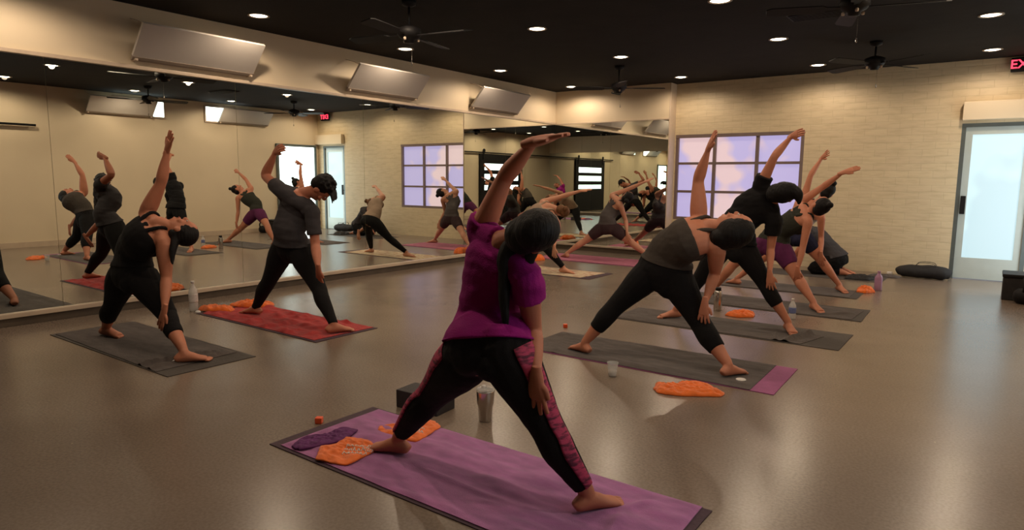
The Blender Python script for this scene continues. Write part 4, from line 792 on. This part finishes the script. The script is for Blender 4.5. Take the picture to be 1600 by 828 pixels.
def bottle(x, y, h, r, m, label, capm, band=True):
    t = thing('water_bottle', (x, y, 0), label, 'bottle')
    obj('bottle_body', lathe(nb(), [(0, 0.0), (r*0.9, 0.0), (r, 0.008), (r*0.96, h*0.2), (r, h*0.24), (r*0.96, h*0.28), (r, h*0.62), (r*0.9, h*0.70), (r*0.42, h*0.86), (r*0.36, h*0.90), (r*0.36, h*0.93), (0, h*0.93)], (x, y, 0), 32), m, t, True)
    obj('cap', lathe(nb(), [(0, h*0.93), (r*0.42, h*0.925), (r*0.42, h*0.995), (r*0.38, h), (0, h)], (x, y, 0), 24), capm, t, True)
    if band: obj('label_band', lathe(nb(), [(r*1.01, h*0.30), (r*1.02, h*0.32), (r*1.02, h*0.56), (r*1.01, h*0.58)], (x, y, 0), 32), M['label'] if band is True else band, t, True)
    return t
bottle(0.56, -7.47, 0.30, 0.042, M['bottlep'], 'tall clear water bottle with white label beside the red towel', M['label'])
bottle(5.385, -4.11, 0.20, 0.034, M['bottlep'], 'small clear water bottle with blue label behind the black-shirted woman', M['label'], mat('blue_label', (0.16, 0.20, 0.42), 0.6, nscale=60, namt=0.1))
bottle(5.80, -1.62, 0.24, 0.045, M['lilacp'], 'lilac bottle beside the orange towel near the brick wall', M['lilacp'], False)
x, y = 4.67, -4.16
t = thing('flask', (x, y, 0), 'brushed steel flask with dark cap standing behind the orange towel', 'flask')
obj('body', lathe(nb(), [(0, 0.0), (0.037, 0.0), (0.040, 0.006), (0.040, 0.19), (0.037, 0.205), (0.030, 0.212), (0, 0.212)], (x, y, 0), 32), M['steel'], t, True)
obj('cap', lathe(nb(), [(0, 0.212), (0.029, 0.212), (0.029, 0.238), (0.026, 0.242), (0, 0.242)], (x, y, 0), 28), M['black'], t, True)
b = obj('yoga_block', box(nb(), -0.15, 0.15, -0.085, 0.085, 0.0, 0.105, 0.006), M['foam']); b.location = (4.315, -8.10, 0.0); b.rotation_euler = (0, 0, radians(4)); tag(b, 'black foam yoga block lying behind the far edge of the lilac towel', 'yoga block')
for x, y, lab in ((4.03, -8.63, 'small orange plastic cube on the floor left of the lilac towel'), (3.855, -5.81, 'small orange plastic cube on the open floor right of the magenta shirt')):
    o = obj('orange_cube', box(nb(), -0.019, 0.019, -0.019, 0.019, 0, 0.034, 0.006), M['cap']); o.location = (x, y, 0); o.rotation_euler = (0, 0, 0.6); tag(o, lab, 'cube')
o = obj('bottle_cap', lathe(nb(), [(0, 0), (0.024, 0), (0.026, 0.006), (0.024, 0.016), (0.016, 0.022), (0, 0.022)], (0, 0, 0), 20), M['label'], None, True); o.location = (0.69, -7.50, 0); tag(o, 'small white cap at the left tip of the red towel', 'cap')
o = obj('rolled_tape', lathe(nb(), [(0.022, 0), (0.036, 0.0), (0.036, 0.05), (0.022, 0.05), (0.022, 0)], (0, 0, 0), 24), M['label'], None, True); o.location = (5.74, 0.0, 0); tag(o, 'small white roll on the floor beside the black bag', 'roll')
# duffel bag by the brick wall
t = thing('duffel_bag', (6.18, -0.05, 0), 'low black duffel bag on the floor against the brick wall', 'bag')
bm = nb(); tube(bm, [(V((5.84, -0.05, 0.055)), 0.05, 0.04), (V((5.90, -0.05, 0.085)), 0.11, 0.08), (V((6.18, -0.05, 0.098)), 0.125, 0.092), (V((6.40, -0.05, 0.09)), 0.115, 0.085), (V((6.47, -0.05, 0.06)), 0.06, 0.045)], n=18, side=(0, 1, 0), sub=5)
organic('bag_body', bm, M['blackm'], t, 0.012, 3, folds=0.008, fscale=(7, 7, 9))
for q in (-1, 1):
    bm = nb(); tube(bm, [(V((6.06, -0.05+0.05*q, 0.175)), 0.008, 0.004), (V((6.09, -0.05+0.08*q, 0.215)), 0.008, 0.004), (V((6.18, -0.05+0.09*q, 0.225)), 0.008, 0.004), (V((6.27, -0.05+0.08*q, 0.215)), 0.008, 0.004), (V((6.30, -0.05+0.05*q, 0.175)), 0.008, 0.004)], n=8, side=(0, 1, 0)); obj('bag_handle', bm, M['blackm'], t, True)
# seen in the mirrors: kettlebell and black bench along the right wall
t = thing('kettlebell', (7.22, -1.62, 0), 'black kettlebell on the floor beside the black box, seen in the left mirror', 'kettlebell')
obj('bell', lathe(nb(), [(0, 0), (0.05, 0.0), (0.085, 0.03), (0.098, 0.08), (0.088, 0.13), (0.055, 0.165), (0, 0.175)], (7.22, -1.62, 0), 28), M['black'], t, True)
bm = nb(); tube(bm, [(V((7.22, -1.69, 0.14)), 0.015, 0.015), (V((7.22, -1.70, 0.21)), 0.015, 0.015), (V((7.22, -1.66, 0.265)), 0.015, 0.015), (V((7.22, -1.58, 0.265)), 0.015, 0.015), (V((7.22, -1.54, 0.21)), 0.015, 0.015), (V((7.22, -1.55, 0.14)), 0.015, 0.015)], n=12, side=(1, 0, 0)); obj('handle', bm, M['black'], t, True)
t = thing('storage_box', (7.22, -1.22, 0), 'low black storage box against the right wall, seen in the left mirror', 'box')
obj('box_body', box(nb(), 7.03, 7.42, -1.46, -1.04, 0.0, 0.26, 0.012), M['blackm'], t); obj('box_lid', box(nb(), 7.02, 7.43, -1.47, -1.03, 0.262, 0.30, 0.01), M['black'], t)
